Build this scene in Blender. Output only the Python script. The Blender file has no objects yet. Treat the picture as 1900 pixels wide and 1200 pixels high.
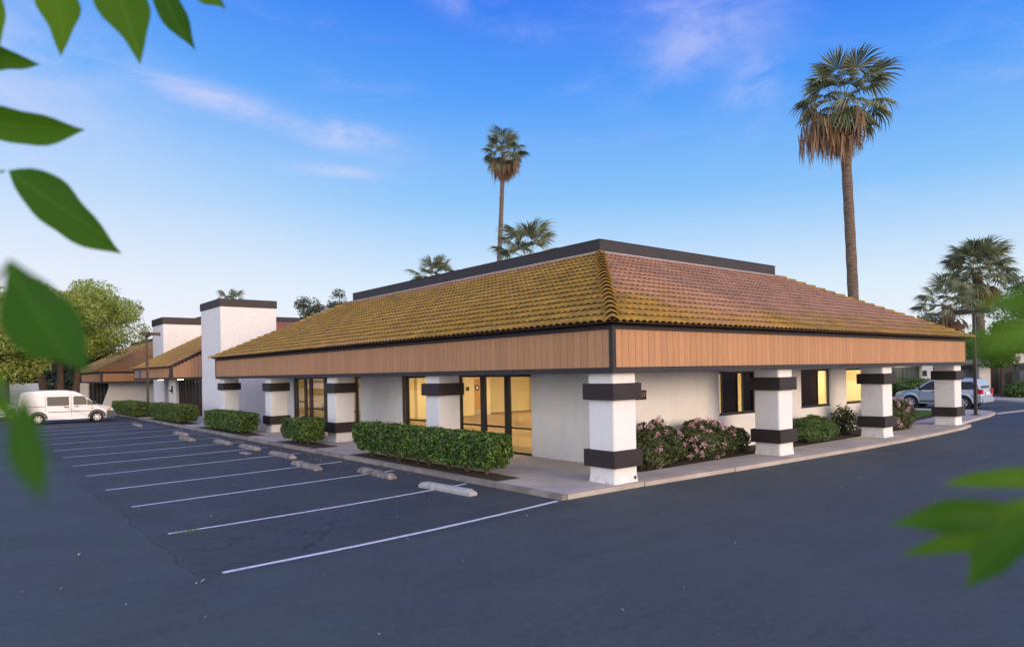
import bpy, bmesh, math, random
import numpy as np
from mathutils import Vector, Matrix
R = math.radians
S = bpy.context.scene
COL = S.collection
rng = random.Random(7)

# ------------------------------------------------------------------ camera
cam_d = bpy.data.cameras.new('camera'); cam = bpy.data.objects.new('camera', cam_d); COL.objects.link(cam)
CAMP = Vector((-10.76, -9.82, 2.5))
AZ = R(50.70); ROLL = R(1.10)
fw = Vector((math.cos(AZ), math.sin(AZ), 0)); rt = Vector((math.sin(AZ), -math.cos(AZ), 0)); up = Vector((0, 0, 1))
rc = rt * math.cos(ROLL) - up * math.sin(ROLL); uc = rt * math.sin(ROLL) + up * math.cos(ROLL)
M = Matrix((rc, uc, -fw)).transposed().to_4x4(); M.translation = CAMP
cam.matrix_world = M
cam_d.lens = 24.2; cam_d.sensor_width = 36; cam_d.shift_y = 0.0474
cam_d.clip_start = 0.05; cam_d.clip_end = 2000
cam_d.dof.use_dof = True; cam_d.dof.focus_distance = 22; cam_d.dof.aperture_fstop = 4.2
S.camera = cam

# ------------------------------------------------------------------ node helpers
class NB:
    """small expression builder for math nodes"""
    def __init__(s, nt): s.nt = nt; s.n = nt.nodes; s.l = nt.links
    def new(s, t, **k):
        nd = s.n.new(t)
        for a, v in k.items(): setattr(nd, a, v)
        return nd
    def put(s, sock, v):
        if isinstance(v, bpy.types.NodeSocket): s.l.new(v, sock)
        else: sock.default_value = v
    def m(s, op, a, b=0.0, c=0.0, clamp=False):
        nd = s.new('ShaderNodeMath', operation=op, use_clamp=clamp)
        s.put(nd.inputs[0], a); s.put(nd.inputs[1], b); s.put(nd.inputs[2], c); return nd.outputs[0]
    def rampf(s, v, a, b, c=0.0, d=1.0, smooth=True):
        nd = s.new('ShaderNodeMapRange', interpolation_type='SMOOTHSTEP' if smooth else 'LINEAR')
        for i, x in enumerate((v, a, b, c, d)): s.put(nd.inputs[i], x)
        return nd.outputs[0]
    def mix(s, f, a, b, mode='MIX'):
        nd = s.new('ShaderNodeMix', data_type='RGBA', blend_type=mode)
        s.put(nd.inputs[0], f); s.put(nd.inputs[6], a); s.put(nd.inputs[7], b); return nd.outputs[2]
    def noise(s, vec, scale, detail=3, rough=.5, dist=0):
        nd = s.new('ShaderNodeTexNoise')
        if vec is not None: s.put(nd.inputs['Vector'], vec)
        nd.inputs['Scale'].default_value = scale; nd.inputs['Detail'].default_value = detail
        nd.inputs['Roughness'].default_value = rough; nd.inputs['Distortion'].default_value = dist
        return nd.outputs['Fac']
    def scale(s, vec, v3, loc=(0, 0, 0), rot=(0, 0, 0)):
        nd = s.new('ShaderNodeMapping'); s.put(nd.inputs[0], vec)
        nd.inputs['Scale'].default_value = v3; nd.inputs['Location'].default_value = loc; nd.inputs['Rotation'].default_value = rot
        return nd.outputs[0]
def c4(c): return (c[0], c[1], c[2], 1)

# ------------------------------------------------------------------ world: evening sky with thin cirrus
SUN_EL = R(10); SUN_AZ = R(-90)            # direction the light comes from, measured from +X
W = bpy.data.worlds.new('World'); S.world = W; W.use_nodes = True
nt = W.node_tree; nt.nodes.clear(); b = NB(nt)
sky = b.new('ShaderNodeTexSky', sky_type='NISHITA', sun_disc=False)
sky.sun_elevation = SUN_EL; sky.sun_rotation = math.pi / 2 - SUN_AZ
sky.altitude = 0; sky.air_density = 1.0; sky.dust_density = 1.0; sky.ozone_density = 2.0
tc = b.new('ShaderNodeTexCoord'); sp = b.new('ShaderNodeSeparateXYZ'); nt.links.new(tc.outputs['Generated'], sp.inputs[0])
x_, y_, z_ = sp.outputs
el = b.m('ARCSINE', z_); az = b.m('ARCTAN2', y_, x_)
ramp = b.new('ShaderNodeValToRGB'); nt.links.new(b.rampf(el, 0.0, 0.7, smooth=False), ramp.inputs[0])
def setramp(r, stops):
    e = r.color_ramp.elements
    while len(e) > 1: e.remove(e[-1])
    for i, (p, c) in enumerate(stops):
        q = e[0] if i == 0 else e.new(p)
        q.position = p; q.color = c4(c)
SKY_A = [(0, (.95, .95, .98)), (.16, (.80, .91, 1.02)), (.34, (.44, .70, 1.0)), (.54, (.165, .47, 1.0)), (.76, (.055, .28, .95)), (1, (.03, .19, .82))]
SKY_B = [(0, (1.0, .98, .99)), (.16, (.74, .88, 1.01)), (.34, (.27, .58, 1.0)), (.54, (.085, .35, 1.0)), (.76, (.022, .16, .92)), (1, (.014, .11, .78))]
setramp(ramp, SKY_A)
ramp2 = b.new('ShaderNodeValToRGB'); nt.links.new(b.rampf(el, 0.0, 0.7, smooth=False), ramp2.inputs[0]); setramp(ramp2, SKY_B)
kaz = b.m('MULTIPLY_ADD', b.m('COSINE', b.m('SUBTRACT', az, R(5))), .5, .5)
kaz = b.rampf(kaz, .45, .98)
tint = b.mix(kaz, ramp.outputs[0], ramp2.outputs[0])
# pale warm veil low on the left of the view
veil = b.m('MULTIPLY', b.rampf(b.m('COSINE', b.m('SUBTRACT', az, R(100))), .72, 1.0), b.rampf(el, .02, .42, 1.0, 0.0))
tint = b.mix(b.m('MULTIPLY', veil, .55), tint, (.93, .89, .98, 1))
# cirrus: soft streaks at given azimuth/elevation, broken up by stretched noise
vaz = b.new('ShaderNodeCombineXYZ'); nt.links.new(az, vaz.inputs[0]); nt.links.new(el, vaz.inputs[1])
cn = b.noise(b.scale(vaz.outputs[0], (3.0, 13, 1), rot=(0, 0, R(-14))), 1.6, 5, .6, .5)
cn2 = b.noise(b.scale(vaz.outputs[0], (5, 9, 1), loc=(3, 1, 0)), 2.2, 4, .55, .3)
def streak(a0, e0, ang, la, le, amp, nz, lo=.38, hi=.72):
    da = b.m('SUBTRACT', az, R(a0)); de = b.m('SUBTRACT', el, R(e0)); c, s_ = math.cos(R(ang)), math.sin(R(ang))
    u = b.m('ADD', b.m('MULTIPLY', da, c), b.m('MULTIPLY', de, s_)); v = b.m('SUBTRACT', b.m('MULTIPLY', de, c), b.m('MULTIPLY', da, s_))
    u = b.m('DIVIDE', u, R(la)); v = b.m('DIVIDE', v, R(le))
    d = b.m('ADD', b.m('MULTIPLY', u, u), b.m('MULTIPLY', v, v))
    g = b.m('EXPONENT', b.m('MULTIPLY', d, -1.0))
    return b.m('MULTIPLY', b.m('MULTIPLY', g, b.rampf(nz, lo, hi)), amp)
STREAKS = [(72, 20.1, 13, 10.5, .95, .50, cn, .26, .68), (64.5, 18.9, 6, 4.2, .75, .55, cn2, .28, .66), (64.5, 16.0, 3, 3, .45, .42, cn, .25, .6), (86, 20, 20, 7, 5, .38, cn2, .2, .7),
           (31.0, 20.8, -58, 3.2, 1.9, .34, cn2, .3, .7), (35.5, 24.5, -20, 5.5, 2.2, .34, cn2, .28, .7), (53, 27.8, 18, 4.5, 1.0, .30, cn2, .3, .7), (34, 27.5, 0, 8, 3.0, .30, cn, .3, .7), (15, 20, 10, 5, 2, .16, cn2), (22.5, 12.5, 0, 1.1, .6, .25, cn2, .3, .6)]
cl = None
for s_ in STREAKS:
    v = streak(*s_); cl = v if cl is None else b.m('ADD', cl, v)
cl = b.m('ADD', cl, b.m('MULTIPLY', b.rampf(cn, .52, .85), .10), clamp=True)
skyc = b.mix(.94, b.mix(1.0, sky.outputs[0], (.10, .10, .10, 1), 'MULTIPLY'), tint)     # Nishita sky graded towards the vivid evening blue
skyc = b.mix(cl, skyc, (.82, .76, .95, 1))
# towards the low sun, behind the camera, the sky brightens to a broad pale warm glow
glow = b.m('MULTIPLY', b.rampf(b.m('COSINE', b.m('SUBTRACT', az, R(-118))), -.50, .55), b.rampf(el, .0, 1.3, 1.0, .1))
skyc = b.mix(glow, skyc, (2.05, 1.92, 1.88, 1))
EXPO = .80
bg = b.new('ShaderNodeBackground'); nt.links.new(skyc, bg.inputs[0]); bg.inputs[1].default_value = 2 ** -EXPO
out = b.new('ShaderNodeOutputWorld'); nt.links.new(bg.outputs[0], out.inputs[0])

sun_d = bpy.data.lights.new('sun', 'SUN'); sun_d.energy = 1.15; sun_d.color = (1.0, .70, .46); sun_d.angle = R(26)
sun = bpy.data.objects.new('sun', sun_d); COL.objects.link(sun)
sd = Vector((math.cos(SUN_AZ) * math.cos(SUN_EL), math.sin(SUN_AZ) * math.cos(SUN_EL), math.sin(SUN_EL)))
sun.rotation_euler = sd.to_track_quat('Z', 'Y').to_euler(); sun.location = (0, -30, 20)
S.view_settings.view_transform = 'Standard'; S.view_settings.look = 'None'; S.view_settings.gamma = 1; S.view_settings.use_curve_mapping = False
S.view_settings.exposure = EXPO
S.cycles.max_bounces = 6; S.cycles.transparent_max_bounces = 12

# ------------------------------------------------------------------ object helpers
def tag(o, label=None, cat=None, group=None, kind=None):
    if label: o['label'] = label
    if cat: o['category'] = cat
    if group: o['group'] = group
    if kind: o['kind'] = kind
    return o
def link(name, me, mats, parent=None, loc=None):
    o = bpy.data.objects.new(name, me); COL.objects.link(o)
    if mats is not None:
        for m_ in (mats if isinstance(mats, (list, tuple)) else [mats]): me.materials.append(m_)
    if parent: o.parent = parent
    if loc is not None: o.location = loc
    return o
def empty(name, loc=(0, 0, 0), rz=0):
    o = bpy.data.objects.new(name, None); COL.objects.link(o); o.location = loc; o.rotation_euler = (0, 0, rz); o.empty_display_size = .2; return o
def npmesh(name, v, quads, smooth=False, mi=None):
    v = np.asarray(v, dtype=np.float32); q = np.asarray(quads, dtype=np.int32); k = q.shape[1]
    me = bpy.data.meshes.new(name); me.vertices.add(len(v)); me.vertices.foreach_set('co', v.ravel())
    me.loops.add(q.size); me.loops.foreach_set('vertex_index', q.ravel())
    me.polygons.add(len(q)); me.polygons.foreach_set('loop_start', np.arange(0, q.size, k, dtype=np.int32))
    if mi is not None: me.polygons.foreach_set('material_index', np.asarray(mi, dtype=np.int32))
    me.polygons.foreach_set('use_smooth', np.full(len(q), smooth)); me.update(calc_edges=True); me.validate(); return me
class MB:
    def __init__(s): s.v = []; s.f = []; s.sm = []
    def add(s, vs, fs, smooth=False):
        n = len(s.v); s.v += [tuple(p) for p in vs]; s.f += [tuple(i + n for i in f) for f in fs]; s.sm += [smooth] * len(fs); return s
    def box(s, x0, x1, y0, y1, z0, z1, T=None):
        vs = [Vector(p) for p in ((x0, y0, z0), (x1, y0, z0), (x1, y1, z0), (x0, y1, z0), (x0, y0, z1), (x1, y0, z1), (x1, y1, z1), (x0, y1, z1))]
        if T: vs = [T @ p for p in vs]
        return s.add(vs, [(0, 3, 2, 1), (4, 5, 6, 7), (0, 1, 5, 4), (1, 2, 6, 5), (2, 3, 7, 6), (3, 0, 4, 7)])
    def bbox(s, x0, x1, y0, y1, z0, z1, r=.01, T=None):      # chamfered box
        bm = bmesh.new(); bmesh.ops.create_cube(bm, size=1)
        for v in bm.verts: v.co = Vector(((x0 + x1) / 2 + v.co.x * (x1 - x0), (y0 + y1) / 2 + v.co.y * (y1 - y0), (z0 + z1) / 2 + v.co.z * (z1 - z0)))
        bmesh.ops.bevel(bm, geom=list(bm.edges), offset=r, segments=1, affect='EDGES')
        bm.verts.index_update(); vs = [T @ v.co if T else v.co.copy() for v in bm.verts]; fs = [[v.index for v in f.verts] for f in bm.faces]; bm.free()
        return s.add(vs, fs)
    def prism(s, poly, z0, z1, T=None):      # poly: list of (x,y), ccw
        n = len(poly); vs = [Vector((p[0], p[1], z0)) for p in poly] + [Vector((p[0], p[1], z1)) for p in poly]
        if T: vs = [T @ p for p in vs]
        return s.add(vs, [tuple(range(n))[::-1], tuple(range(n, 2 * n))] + [(i, (i + 1) % n, n + (i + 1) % n, n + i) for i in range(n)])
    def tube(s, pts, rad, n=8, caps=True, smooth=True):
        pts = [Vector(p) for p in pts]; rad = rad if isinstance(rad, (list, tuple)) else [rad] * len(pts)
        vs = []; a = None
        for i, p in enumerate(pts):
            d = (pts[min(i + 1, len(pts) - 1)] - pts[max(i - 1, 0)]).normalized()
            if a is None: a = d.orthogonal().normalized()
            a = (a - d * a.dot(d)).normalized(); c = d.cross(a)
            for k in range(n):
                t = 2 * math.pi * k / n; vs.append(p + (a * math.cos(t) + c * math.sin(t)) * rad[i])
        fs = [(i * n + k, i * n + (k + 1) % n, (i + 1) * n + (k + 1) % n, (i + 1) * n + k) for i in range(len(pts) - 1) for k in range(n)]
        s.add(vs, fs, smooth)
        if caps: s.add(vs[:n], [tuple(range(n))[::-1]]); s.add(vs[-n:], [tuple(range(n))])
        return s
    def mesh(s, name):
        me = bpy.data.meshes.new(name); me.from_pydata(s.v, [], s.f); me.polygons.foreach_set('use_smooth', s.sm); me.update(); return me
    def build(s, name, m_, parent=None, loc=None): return link(name, s.mesh(name), m_, parent, loc)
def copy_tree(o, parent=None):
    c = o.copy(); COL.objects.link(c)
    if parent: c.parent = parent
    for ch in [q for q in bpy.data.objects if q.parent == o]: copy_tree(ch, c)
    return c

# ------------------------------------------------------------------ materials
def mat(name, col, rough=.7, col2=None, nscale=3, bump=0, bscale=40, metal=0, spec=.5, ndetail=4, rnd=0, lo=.35, hi=.65, coat=0, stretch=None):
    m_ = bpy.data.materials.new(name); m_.use_nodes = True; nt = m_.node_tree; b = NB(nt); p = nt.nodes['Principled BSDF']
    p.inputs['Roughness'].default_value = rough; p.inputs['Metallic'].default_value = metal; p.inputs['Specular IOR Level'].default_value = spec
    p.inputs['Coat Weight'].default_value = coat
    geo = b.new('ShaderNodeNewGeometry'); vec = geo.outputs['Position']
    if stretch: vec = b.scale(vec, stretch)
    c = c4(col)
    if col2: c = b.mix(b.rampf(b.noise(vec, nscale, ndetail, .6), lo, hi), c4(col), c4(col2))
    if rnd:
        oi = b.new('ShaderNodeObjectInfo'); k = b.m('MULTIPLY_ADD', oi.outputs['Random'], 2 * rnd, 1 - rnd)
        c = b.mix(1.0, c, b.new_comb(k), 'MULTIPLY')
    b.put(p.inputs['Base Color'], c)
    if bump:
        bp = b.new('ShaderNodeBump'); bp.inputs['Strength'].default_value = 1; bp.inputs['Distance'].default_value = bump
        b.put(bp.inputs['Height'], b.noise(geo.outputs['Position'], bscale, 3, .6)); nt.links.new(bp.outputs[0], p.inputs['Normal'])
    return m_
def _nc(s, k):
    nd = s.new('ShaderNodeCombineXYZ')
    for i in range(3): s.put(nd.inputs[i], k)
    return nd.outputs[0]
NB.new_comb = _nc
m_stucco = mat('stucco', (.83, .82, .81), .9, (.79, .78, .775), 1.3, bump=.012, bscale=22)
def stain(m_):      # damp grime and peeling where the stucco meets the ground
    nt = m_.node_tree; b = NB(nt); p = nt.nodes['Principled BSDF']; src = p.inputs['Base Color'].links[0].from_socket
    pos = b.new('ShaderNodeNewGeometry').outputs['Position']; sp = b.new('ShaderNodeSeparateXYZ'); nt.links.new(pos, sp.inputs[0])
    f = b.m('MULTIPLY', b.rampf(sp.outputs[2], .10, .34, 1, 0), b.rampf(b.noise(pos, 7, 6, .75), .44, .66))
    c = b.mix(b.m('MULTIPLY', f, .42), src, (.20, .18, .16, 1))
    c = b.mix(b.m('MULTIPLY', b.rampf(b.noise(b.scale(pos, (3, 3, .5)), 1.5, 5, .6), .5, .8), .07), c, (.42, .38, .36, 1))
    nt.links.new(c, p.inputs['Base Color'])
stain(m_stucco)
m_stucco_rough = mat('rough_stucco', (.83, .81, .80), .9, (.77, .755, .75), 5.2, bump=.03, bscale=14)
m_brown = mat('brown_paint', (.033, .025, .027), .6, (.024, .019, .022), 2.5, bump=.002, bscale=60, stretch=(1, 1, 9))
m_brown2 = mat('brown_band_wood', (.030, .020, .021), .65, (.019, .013, .015), 3, bump=.004, bscale=50, stretch=(1, 1, 12))
m_board = mat('tan_siding', (.49, .262, .135), .8, (.45, .235, .115), 6, bump=.003, bscale=40, rnd=.07, stretch=(6, 6, .6))
m_soffit = mat('soffit_paint', (.10, .075, .07), .8)
m_flash = mat('metal_flashing', (.42, .42, .45), .5)
m_frame = mat('dark_bronze_frame', (.018, .014, .013), .4)
m_framebr = mat('brown_door_frame', (.055, .03, .02), .45)
m_conc = mat('sidewalk_concrete', (.50, .44, .385), .9, (.40, .345, .30), .9, bump=.004, bscale=60, ndetail=8, rnd=.04)
m_kerb = mat('kerb_concrete', (.34, .30, .26), .9, (.20, .175, .16), 1.6, bump=.008, bscale=35, ndetail=8)
m_stop = mat('wheel_stop_concrete', (.44, .43, .42), .9, (.33, .31, .29), 4, bump=.01, bscale=40, ndetail=8)
m_stopold = mat('weathered_stop_concrete', (.34, .31, .28), .95, (.16, .135, .12), 5, bump=.02, bscale=30, ndetail=8)
m_soil = mat('planting_soil', (.065, .040, .028), 1, (.03, .02, .015), 9, bump=.03, bscale=30)
m_carpet = mat('carpet', (.34, .25, .15), 1, (.30, .22, .13), 3)
m_cream = mat('cream_wall', (.78, .70, .50), .8)
m_wooddoor = mat('oak_door', (.55, .30, .10), .5, (.48, .25, .08), 3, stretch=(5, 5, .5))
m_black = mat('black_paint', (.01, .01, .01), .5)
m_whitep = mat('white_marking', (.8, .8, .8), .6)
m_gold = mat('gold_lettering', (.45, .28, .08), .4)
m_rubber = mat('tyre_rubber', (.015, .015, .016), .85)
m_trimg = mat('grey_plastic', (.07, .075, .085), .6)
m_rim = mat('silver_wheel', (.62, .62, .64), .35, metal=.5)
m_carwhite = mat('white_car_paint', (.64, .65, .68), .35, coat=.25)
m_carsilver = mat('silver_blue_car_paint', (.42, .50, .58), .3, metal=.35, coat=.6)
m_carglass = mat('car_glass', (.03, .035, .04), .04, spec=.15)
m_red = mat('red_lens', (.5, .02, .02), .2); m_orange = mat('orange_lens', (.7, .18, .03), .2); m_lamp = mat('clear_lens', (.6, .58, .52), .12, spec=.8)
m_chrome = mat('chrome', (.7, .7, .72), .2, metal=1)
m_bark = mat('tree_bark', (.13, .085, .06), .95, (.07, .045, .035), 4, bump=.05, bscale=9)
m_hedgestem = mat('shrub_stem', (.15, .11, .08), .95)
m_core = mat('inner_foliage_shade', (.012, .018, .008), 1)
m_lamppole = mat('bronze_pole', (.05, .032, .028), .5)
m_glow = bpy.data.materials.new('ceiling_light_diffuser'); m_glow.use_nodes = True
_p = m_glow.node_tree.nodes['Principled BSDF']; _p.inputs['Emission Color'].default_value = (1, .76, .42, 1); _p.inputs['Emission Strength'].default_value = 17.0
m_glow2 = bpy.data.materials.new('soffit_light_diffuser'); m_glow2.use_nodes = True
_p = m_glow2.node_tree.nodes['Principled BSDF']; _p.inputs['Emission Color'].default_value = (1, .88, .6, 1); _p.inputs['Emission Strength'].default_value = 4.0

def glass(name, tint=(1, 1, 1), refl=1.0, ior=1.5):
    m_ = bpy.data.materials.new(name); m_.use_nodes = True; nt = m_.node_tree; nt.nodes.clear(); b = NB(nt)
    lw = b.new('ShaderNodeLayerWeight'); lw.inputs[0].default_value = .5
    fr = b.m('MULTIPLY_ADD', b.m('POWER', lw.outputs['Facing'], 4.0), .8, .05)
    tr = b.new('ShaderNodeBsdfTransparent'); tr.inputs[0].default_value = c4(tint)
    gl = b.new('ShaderNodeBsdfGlossy'); gl.inputs['Roughness'].default_value = .01
    mx = b.new('ShaderNodeMixShader'); nt.links.new(b.m('MULTIPLY', fr, refl, clamp=True), mx.inputs[0])
    nt.links.new(tr.outputs[0], mx.inputs[1]); nt.links.new(gl.outputs[0], mx.inputs[2])
    o = b.new('ShaderNodeOutputMaterial'); nt.links.new(mx.outputs[0], o.inputs[0]); return m_
m_glass = glass('window_glass', (.93, .93, .9), 1.0)
m_tint = glass('tinted_glass', (.10, .085, .06), .9)

# asphalt with sealcoat mottling, cracks in the parking bays and fine aggregate
def make_asphalt():
    m_ = bpy.data.materials.new('asphalt'); m_.use_nodes = True; nt = m_.node_tree; b = NB(nt); p = nt.nodes['Principled BSDF']
    pos = b.new('ShaderNodeNewGeometry').outputs['Position']; sp = b.new('ShaderNodeSeparateXYZ'); nt.links.new(pos, sp.inputs[0]); X, Y = sp.outputs[0], sp.outputs[1]
    base = b.mix(b.rampf(b.noise(pos, .22, 6, .6), .3, .7), (.056, .070, .068, 1), (.074, .090, .087, 1))
    swirl = b.noise(b.scale(pos, (.5, 2.2, 1), rot=(0, 0, .5)), 1.1, 5, .6, .8)
    base = b.mix(b.m('MULTIPLY', b.rampf(swirl, .45, .75), .35), base, (.096, .114, .110, 1))
    wobX = b.m('ADD', X, b.m('MULTIPLY', b.m('SUBTRACT', b.noise(pos, .9, 3), .5), .5))
    bay = b.m('MULTIPLY', b.rampf(wobX, -8.35, -8.25), b.rampf(Y, -.9, -.5))           # the parking bays, older surface
    bay = b.m('MULTIPLY', bay, b.rampf(X, -1.5, -1.4, 1, 0))
    old = b.mix(b.rampf(b.noise(pos, .6, 6, .65), .35, .7), (.042, .045, .044, 1), (.064, .069, .067, 1))
    base = b.mix(b.m('MULTIPLY', bay, .8), base, old)
    seam = b.m('MULTIPLY', b.rampf(b.m('ABSOLUTE', b.m('ADD', wobX, 8.35)), .0, .035, 1, 0), b.rampf(Y, -.9, -.6))
    vor = b.new('ShaderNodeTexVoronoi', feature='DISTANCE_TO_EDGE'); wp = b.new('ShaderNodeVectorMath', operation='ADD'); nt.links.new(pos, wp.inputs[0])
    nz = b.new('ShaderNodeTexNoise'); nz.inputs['Scale'].default_value = 1.3; nz.inputs['Detail'].default_value = 5; nt.links.new(pos, nz.inputs['Vector'])
    vs = b.new('ShaderNodeVectorMath', operation='SCALE'); nt.links.new(nz.outputs['Color'], vs.inputs[0]); vs.inputs['Scale'].default_value = 1.1
    nt.links.new(vs.outputs[0], wp.inputs[1]); nt.links.new(wp.outputs[0], vor.inputs['Vector']); vor.inputs['Scale'].default_value = .36
    crack = b.m('MULTIPLY', b.rampf(vor.outputs['Distance'], .002, .008, 1, 0), b.m('MULTIPLY', bay, b.rampf(b.noise(pos, .35, 2), .46, .56)))
    crack = b.m('MAXIMUM', crack, b.m('MULTIPLY', seam, .7))
    wide = b.m('MULTIPLY', b.rampf(vor.outputs['Distance'], .004, .04, 1, 0), b.m('MULTIPLY', bay, b.rampf(b.noise(pos, .35, 2), .46, .56)))
    base = b.mix(b.m('MULTIPLY', wide, .35), base, (.065, .060, .062, 1))
    base = b.mix(b.m('MULTIPLY', crack, .85), base, (.012, .011, .012, 1))
    kerbd = b.m('MULTIPLY', b.rampf(wobX, -2.7, -1.75), b.m('MULTIPLY', b.rampf(Y, 2.5, 5), b.rampf(b.noise(pos, 1.1, 5, .7), .42, .66)))   # dirt washed against the kerb
    kerbd = b.m('MULTIPLY', kerbd, b.rampf(X, -1.5, -1.4, 1, 0))
    base = b.mix(b.m('MULTIPLY', kerbd, .6), base, (.13, .10, .078, 1))
    base = b.mix(b.m('MULTIPLY', b.rampf(b.noise(pos, .13, 4, .6, .6), .35, .68), .30), base, (.040, .044, .050, 1))
    track = b.noise(b.scale(pos, (.16, 2.4, 1), rot=(0, 0, R(12))), 1.0, 4, .6, .4)
    base = b.mix(b.m('MULTIPLY', b.rampf(track, .52, .70), .28), base, (.036, .039, .045, 1))
    oil = b.m('MULTIPLY', b.m('MULTIPLY', bay, b.rampf(b.noise(pos, 1.4, 3, .6), .60, .72)), .5)
    base = b.mix(oil, base, (.026, .026, .028, 1))
    base = b.mix(b.m('MULTIPLY', b.rampf(b.noise(pos, 9, 8, .8), .42, .70), .42), base, (.112, .132, .126, 1))
    agg = b.noise(pos, 70, 3, .7)
    base = b.mix(b.m('MULTIPLY', b.rampf(agg, .60, .78), .75), base, (.25, .26, .27, 1))
    base = b.mix(b.m('MULTIPLY', b.rampf(agg, .40, .25), .6), base, (.025, .026, .03, 1))
    nt.links.new(base, p.inputs['Base Color']); p.inputs['Specular IOR Level'].default_value = .35
    b.put(p.inputs['Roughness'], b.rampf(b.noise(pos, .5, 5), .3, .7, .62, .82))
    bp = b.new('ShaderNodeBump'); bp.inputs['Distance'].default_value = .006
    b.put(bp.inputs['Height'], b.m('SUBTRACT', b.noise(pos, 90, 3, .7), b.m('MULTIPLY', crack, 1.5))); nt.links.new(bp.outputs[0], p.inputs['Normal'])
    return m_
m_asphalt = make_asphalt()

def make_paint():
    m_ = bpy.data.materials.new('line_paint'); m_.use_nodes = True; nt = m_.node_tree; b = NB(nt); p = nt.nodes['Principled BSDF']
    pos = b.new('ShaderNodeNewGeometry').outputs['Position']; p.inputs['Roughness'].default_value = .7
    f = b.m('MULTIPLY', b.rampf(b.noise(pos, 7, 8, .8), .50, .62), .6)
    b.put(p.inputs['Base Color'], b.mix(f, (.72, .74, .74, 1), (.30, .31, .32, 1))); return m_
m_paint = make_paint()

# clay/concrete roof tile with patchy yellow moss
def make_tile(name, moss_lo, moss_hi, low_band):
    m_ = bpy.data.materials.new(name); m_.use_nodes = True; nt = m_.node_tree; b = NB(nt); p = nt.nodes['Principled BSDF']
    g = b.new('ShaderNodeNewGeometry'); pos = g.outputs['Position']; sp = b.new('ShaderNodeSeparateXYZ'); nt.links.new(pos, sp.inputs[0]); X, Y, Z = sp.outputs
    pink = b.mix(b.rampf(b.noise(pos, 1.2, 5, .6), .35, .65), (.34, .18, .115, 1), (.24, .14, .095, 1))
    pink = b.mix(b.rampf(b.noise(pos, 14, 3, .6), .4, .7), pink, (.42, .25, .17, 1))
    moss = b.mix(b.rampf(b.noise(pos, 2.4, 4, .6), .35, .65), (.41, .245, .035, 1), (.26, .16, .04, 1))
    moss = b.mix(b.rampf(b.noise(pos, 20, 3, .6), .45, .72), moss, (.17, .12, .045, 1))
    n = b.m('ADD', b.m('MULTIPLY', b.noise(pos, .45, 4, .6), .75), b.m('MULTIPLY', b.noise(pos, 9, 4, .7), .45))
    n = b.m('ADD', n, b.m('MULTIPLY', b.rampf(Z, low_band[0], low_band[1], low_band[2], low_band[3]), 1.0))
    # moss is thicker along the corner hip, thinner right under the parapet flashing
    hip = b.rampf(b.m('ABSOLUTE', b.m('SUBTRACT', X, Y)), 0, 4.5, .22, 0); n = b.m('ADD', n, hip)
    n = b.m('SUBTRACT', n, b.rampf(Z, 5.8, 6.15, 0, .28))
    f = b.rampf(n, moss_lo, moss_hi)
    c = b.mix(b.m('MULTIPLY', f, .93), pink, moss)
    oi = b.new('ShaderNodeObjectInfo'); pt = b.new('ShaderNodeNewGeometry').outputs['Random Per Island']
    k = b.m('ADD', b.m('MULTIPLY', pt, .26), b.m('MULTIPLY_ADD', oi.outputs['Random'], .22, .78)); c = b.mix(1.0, c, b.new_comb(k), 'MULTIPLY')
    b.put(p.inputs['Base Color'], c); p.inputs['Roughness'].default_value = .9; p.inputs['Specular IOR Level'].default_value = .2
    bp = b.new('ShaderNodeBump'); bp.inputs['Distance'].default_value = .01; b.put(bp.inputs['Height'], b.noise(pos, 45, 3, .7)); nt.links.new(bp.outputs[0], p.inputs['Normal'])
    return m_
m_tile_moss = make_tile('mossy_roof_tile', .34, .60, (3.4, 3.9, -.10, .06))
m_tile_pink = make_tile('pink_roof_tile', .64, .98, (3.5, 4.9, .32, -.10))
m_deck = mat('roof_underlay', (.10, .06, .05), .95)
m_tile_far = mat('far_mossy_tile', (.42, .25, .04), .9, (.30, .17, .06), 1.2)
m_tile_farp = mat('far_mixed_tile', (.36, .17, .08), .9, (.40, .24, .06), 1.0)
m_tile_red = mat('far_red_tile', (.36, .12, .08), .9, (.30, .11, .08), 1.5)

def leafmat(name, a, c, d, trans=.35, rough=.5):
    m_ = bpy.data.materials.new(name); m_.use_nodes = True; nt = m_.node_tree; b = NB(nt); p = nt.nodes['Principled BSDF']
    g = b.new('ShaderNodeNewGeometry'); r = b.new('ShaderNodeValToRGB'); setramp(r, [(0, a), (.5, c), (1, d)]); nt.links.new(g.outputs['Random Per Island'], r.inputs[0])
    col = b.mix(b.m('MULTIPLY', b.rampf(b.noise(g.outputs['Position'], .9, 3), .35, .65), .35), r.outputs[0], c4([v * .6 for v in c]))
    b.put(p.inputs['Base Color'], col); p.inputs['Roughness'].default_value = rough; p.inputs['Specular IOR Level'].default_value = .4
    tr = b.new('ShaderNodeBsdfTranslucent'); b.put(tr.inputs[0], col); mx = b.new('ShaderNodeMixShader'); mx.inputs[0].default_value = trans
    o = nt.nodes['Material Output']; nt.links.new(p.outputs[0], mx.inputs[1]); nt.links.new(tr.outputs[0], mx.inputs[2]); nt.links.new(mx.outputs[0], o.inputs[0]); return m_
m_hedge = leafmat('hedge_leaf', (.026, .058, .018), (.070, .145, .028), (.32, .48, .08), .3, .3)
m_hedge2 = leafmat('hedge_leaf_light', (.06, .10, .025), (.12, .19, .04), (.22, .30, .07), .3)
m_shrubdk = leafmat('dark_shrub_leaf', (.04, .065, .025), (.085, .115, .04), (.18, .19, .07), .25)
m_flower = leafmat('pink_blossom', (.66, .34, .42), (.78, .48, .56), (.88, .68, .74), .3)
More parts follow.
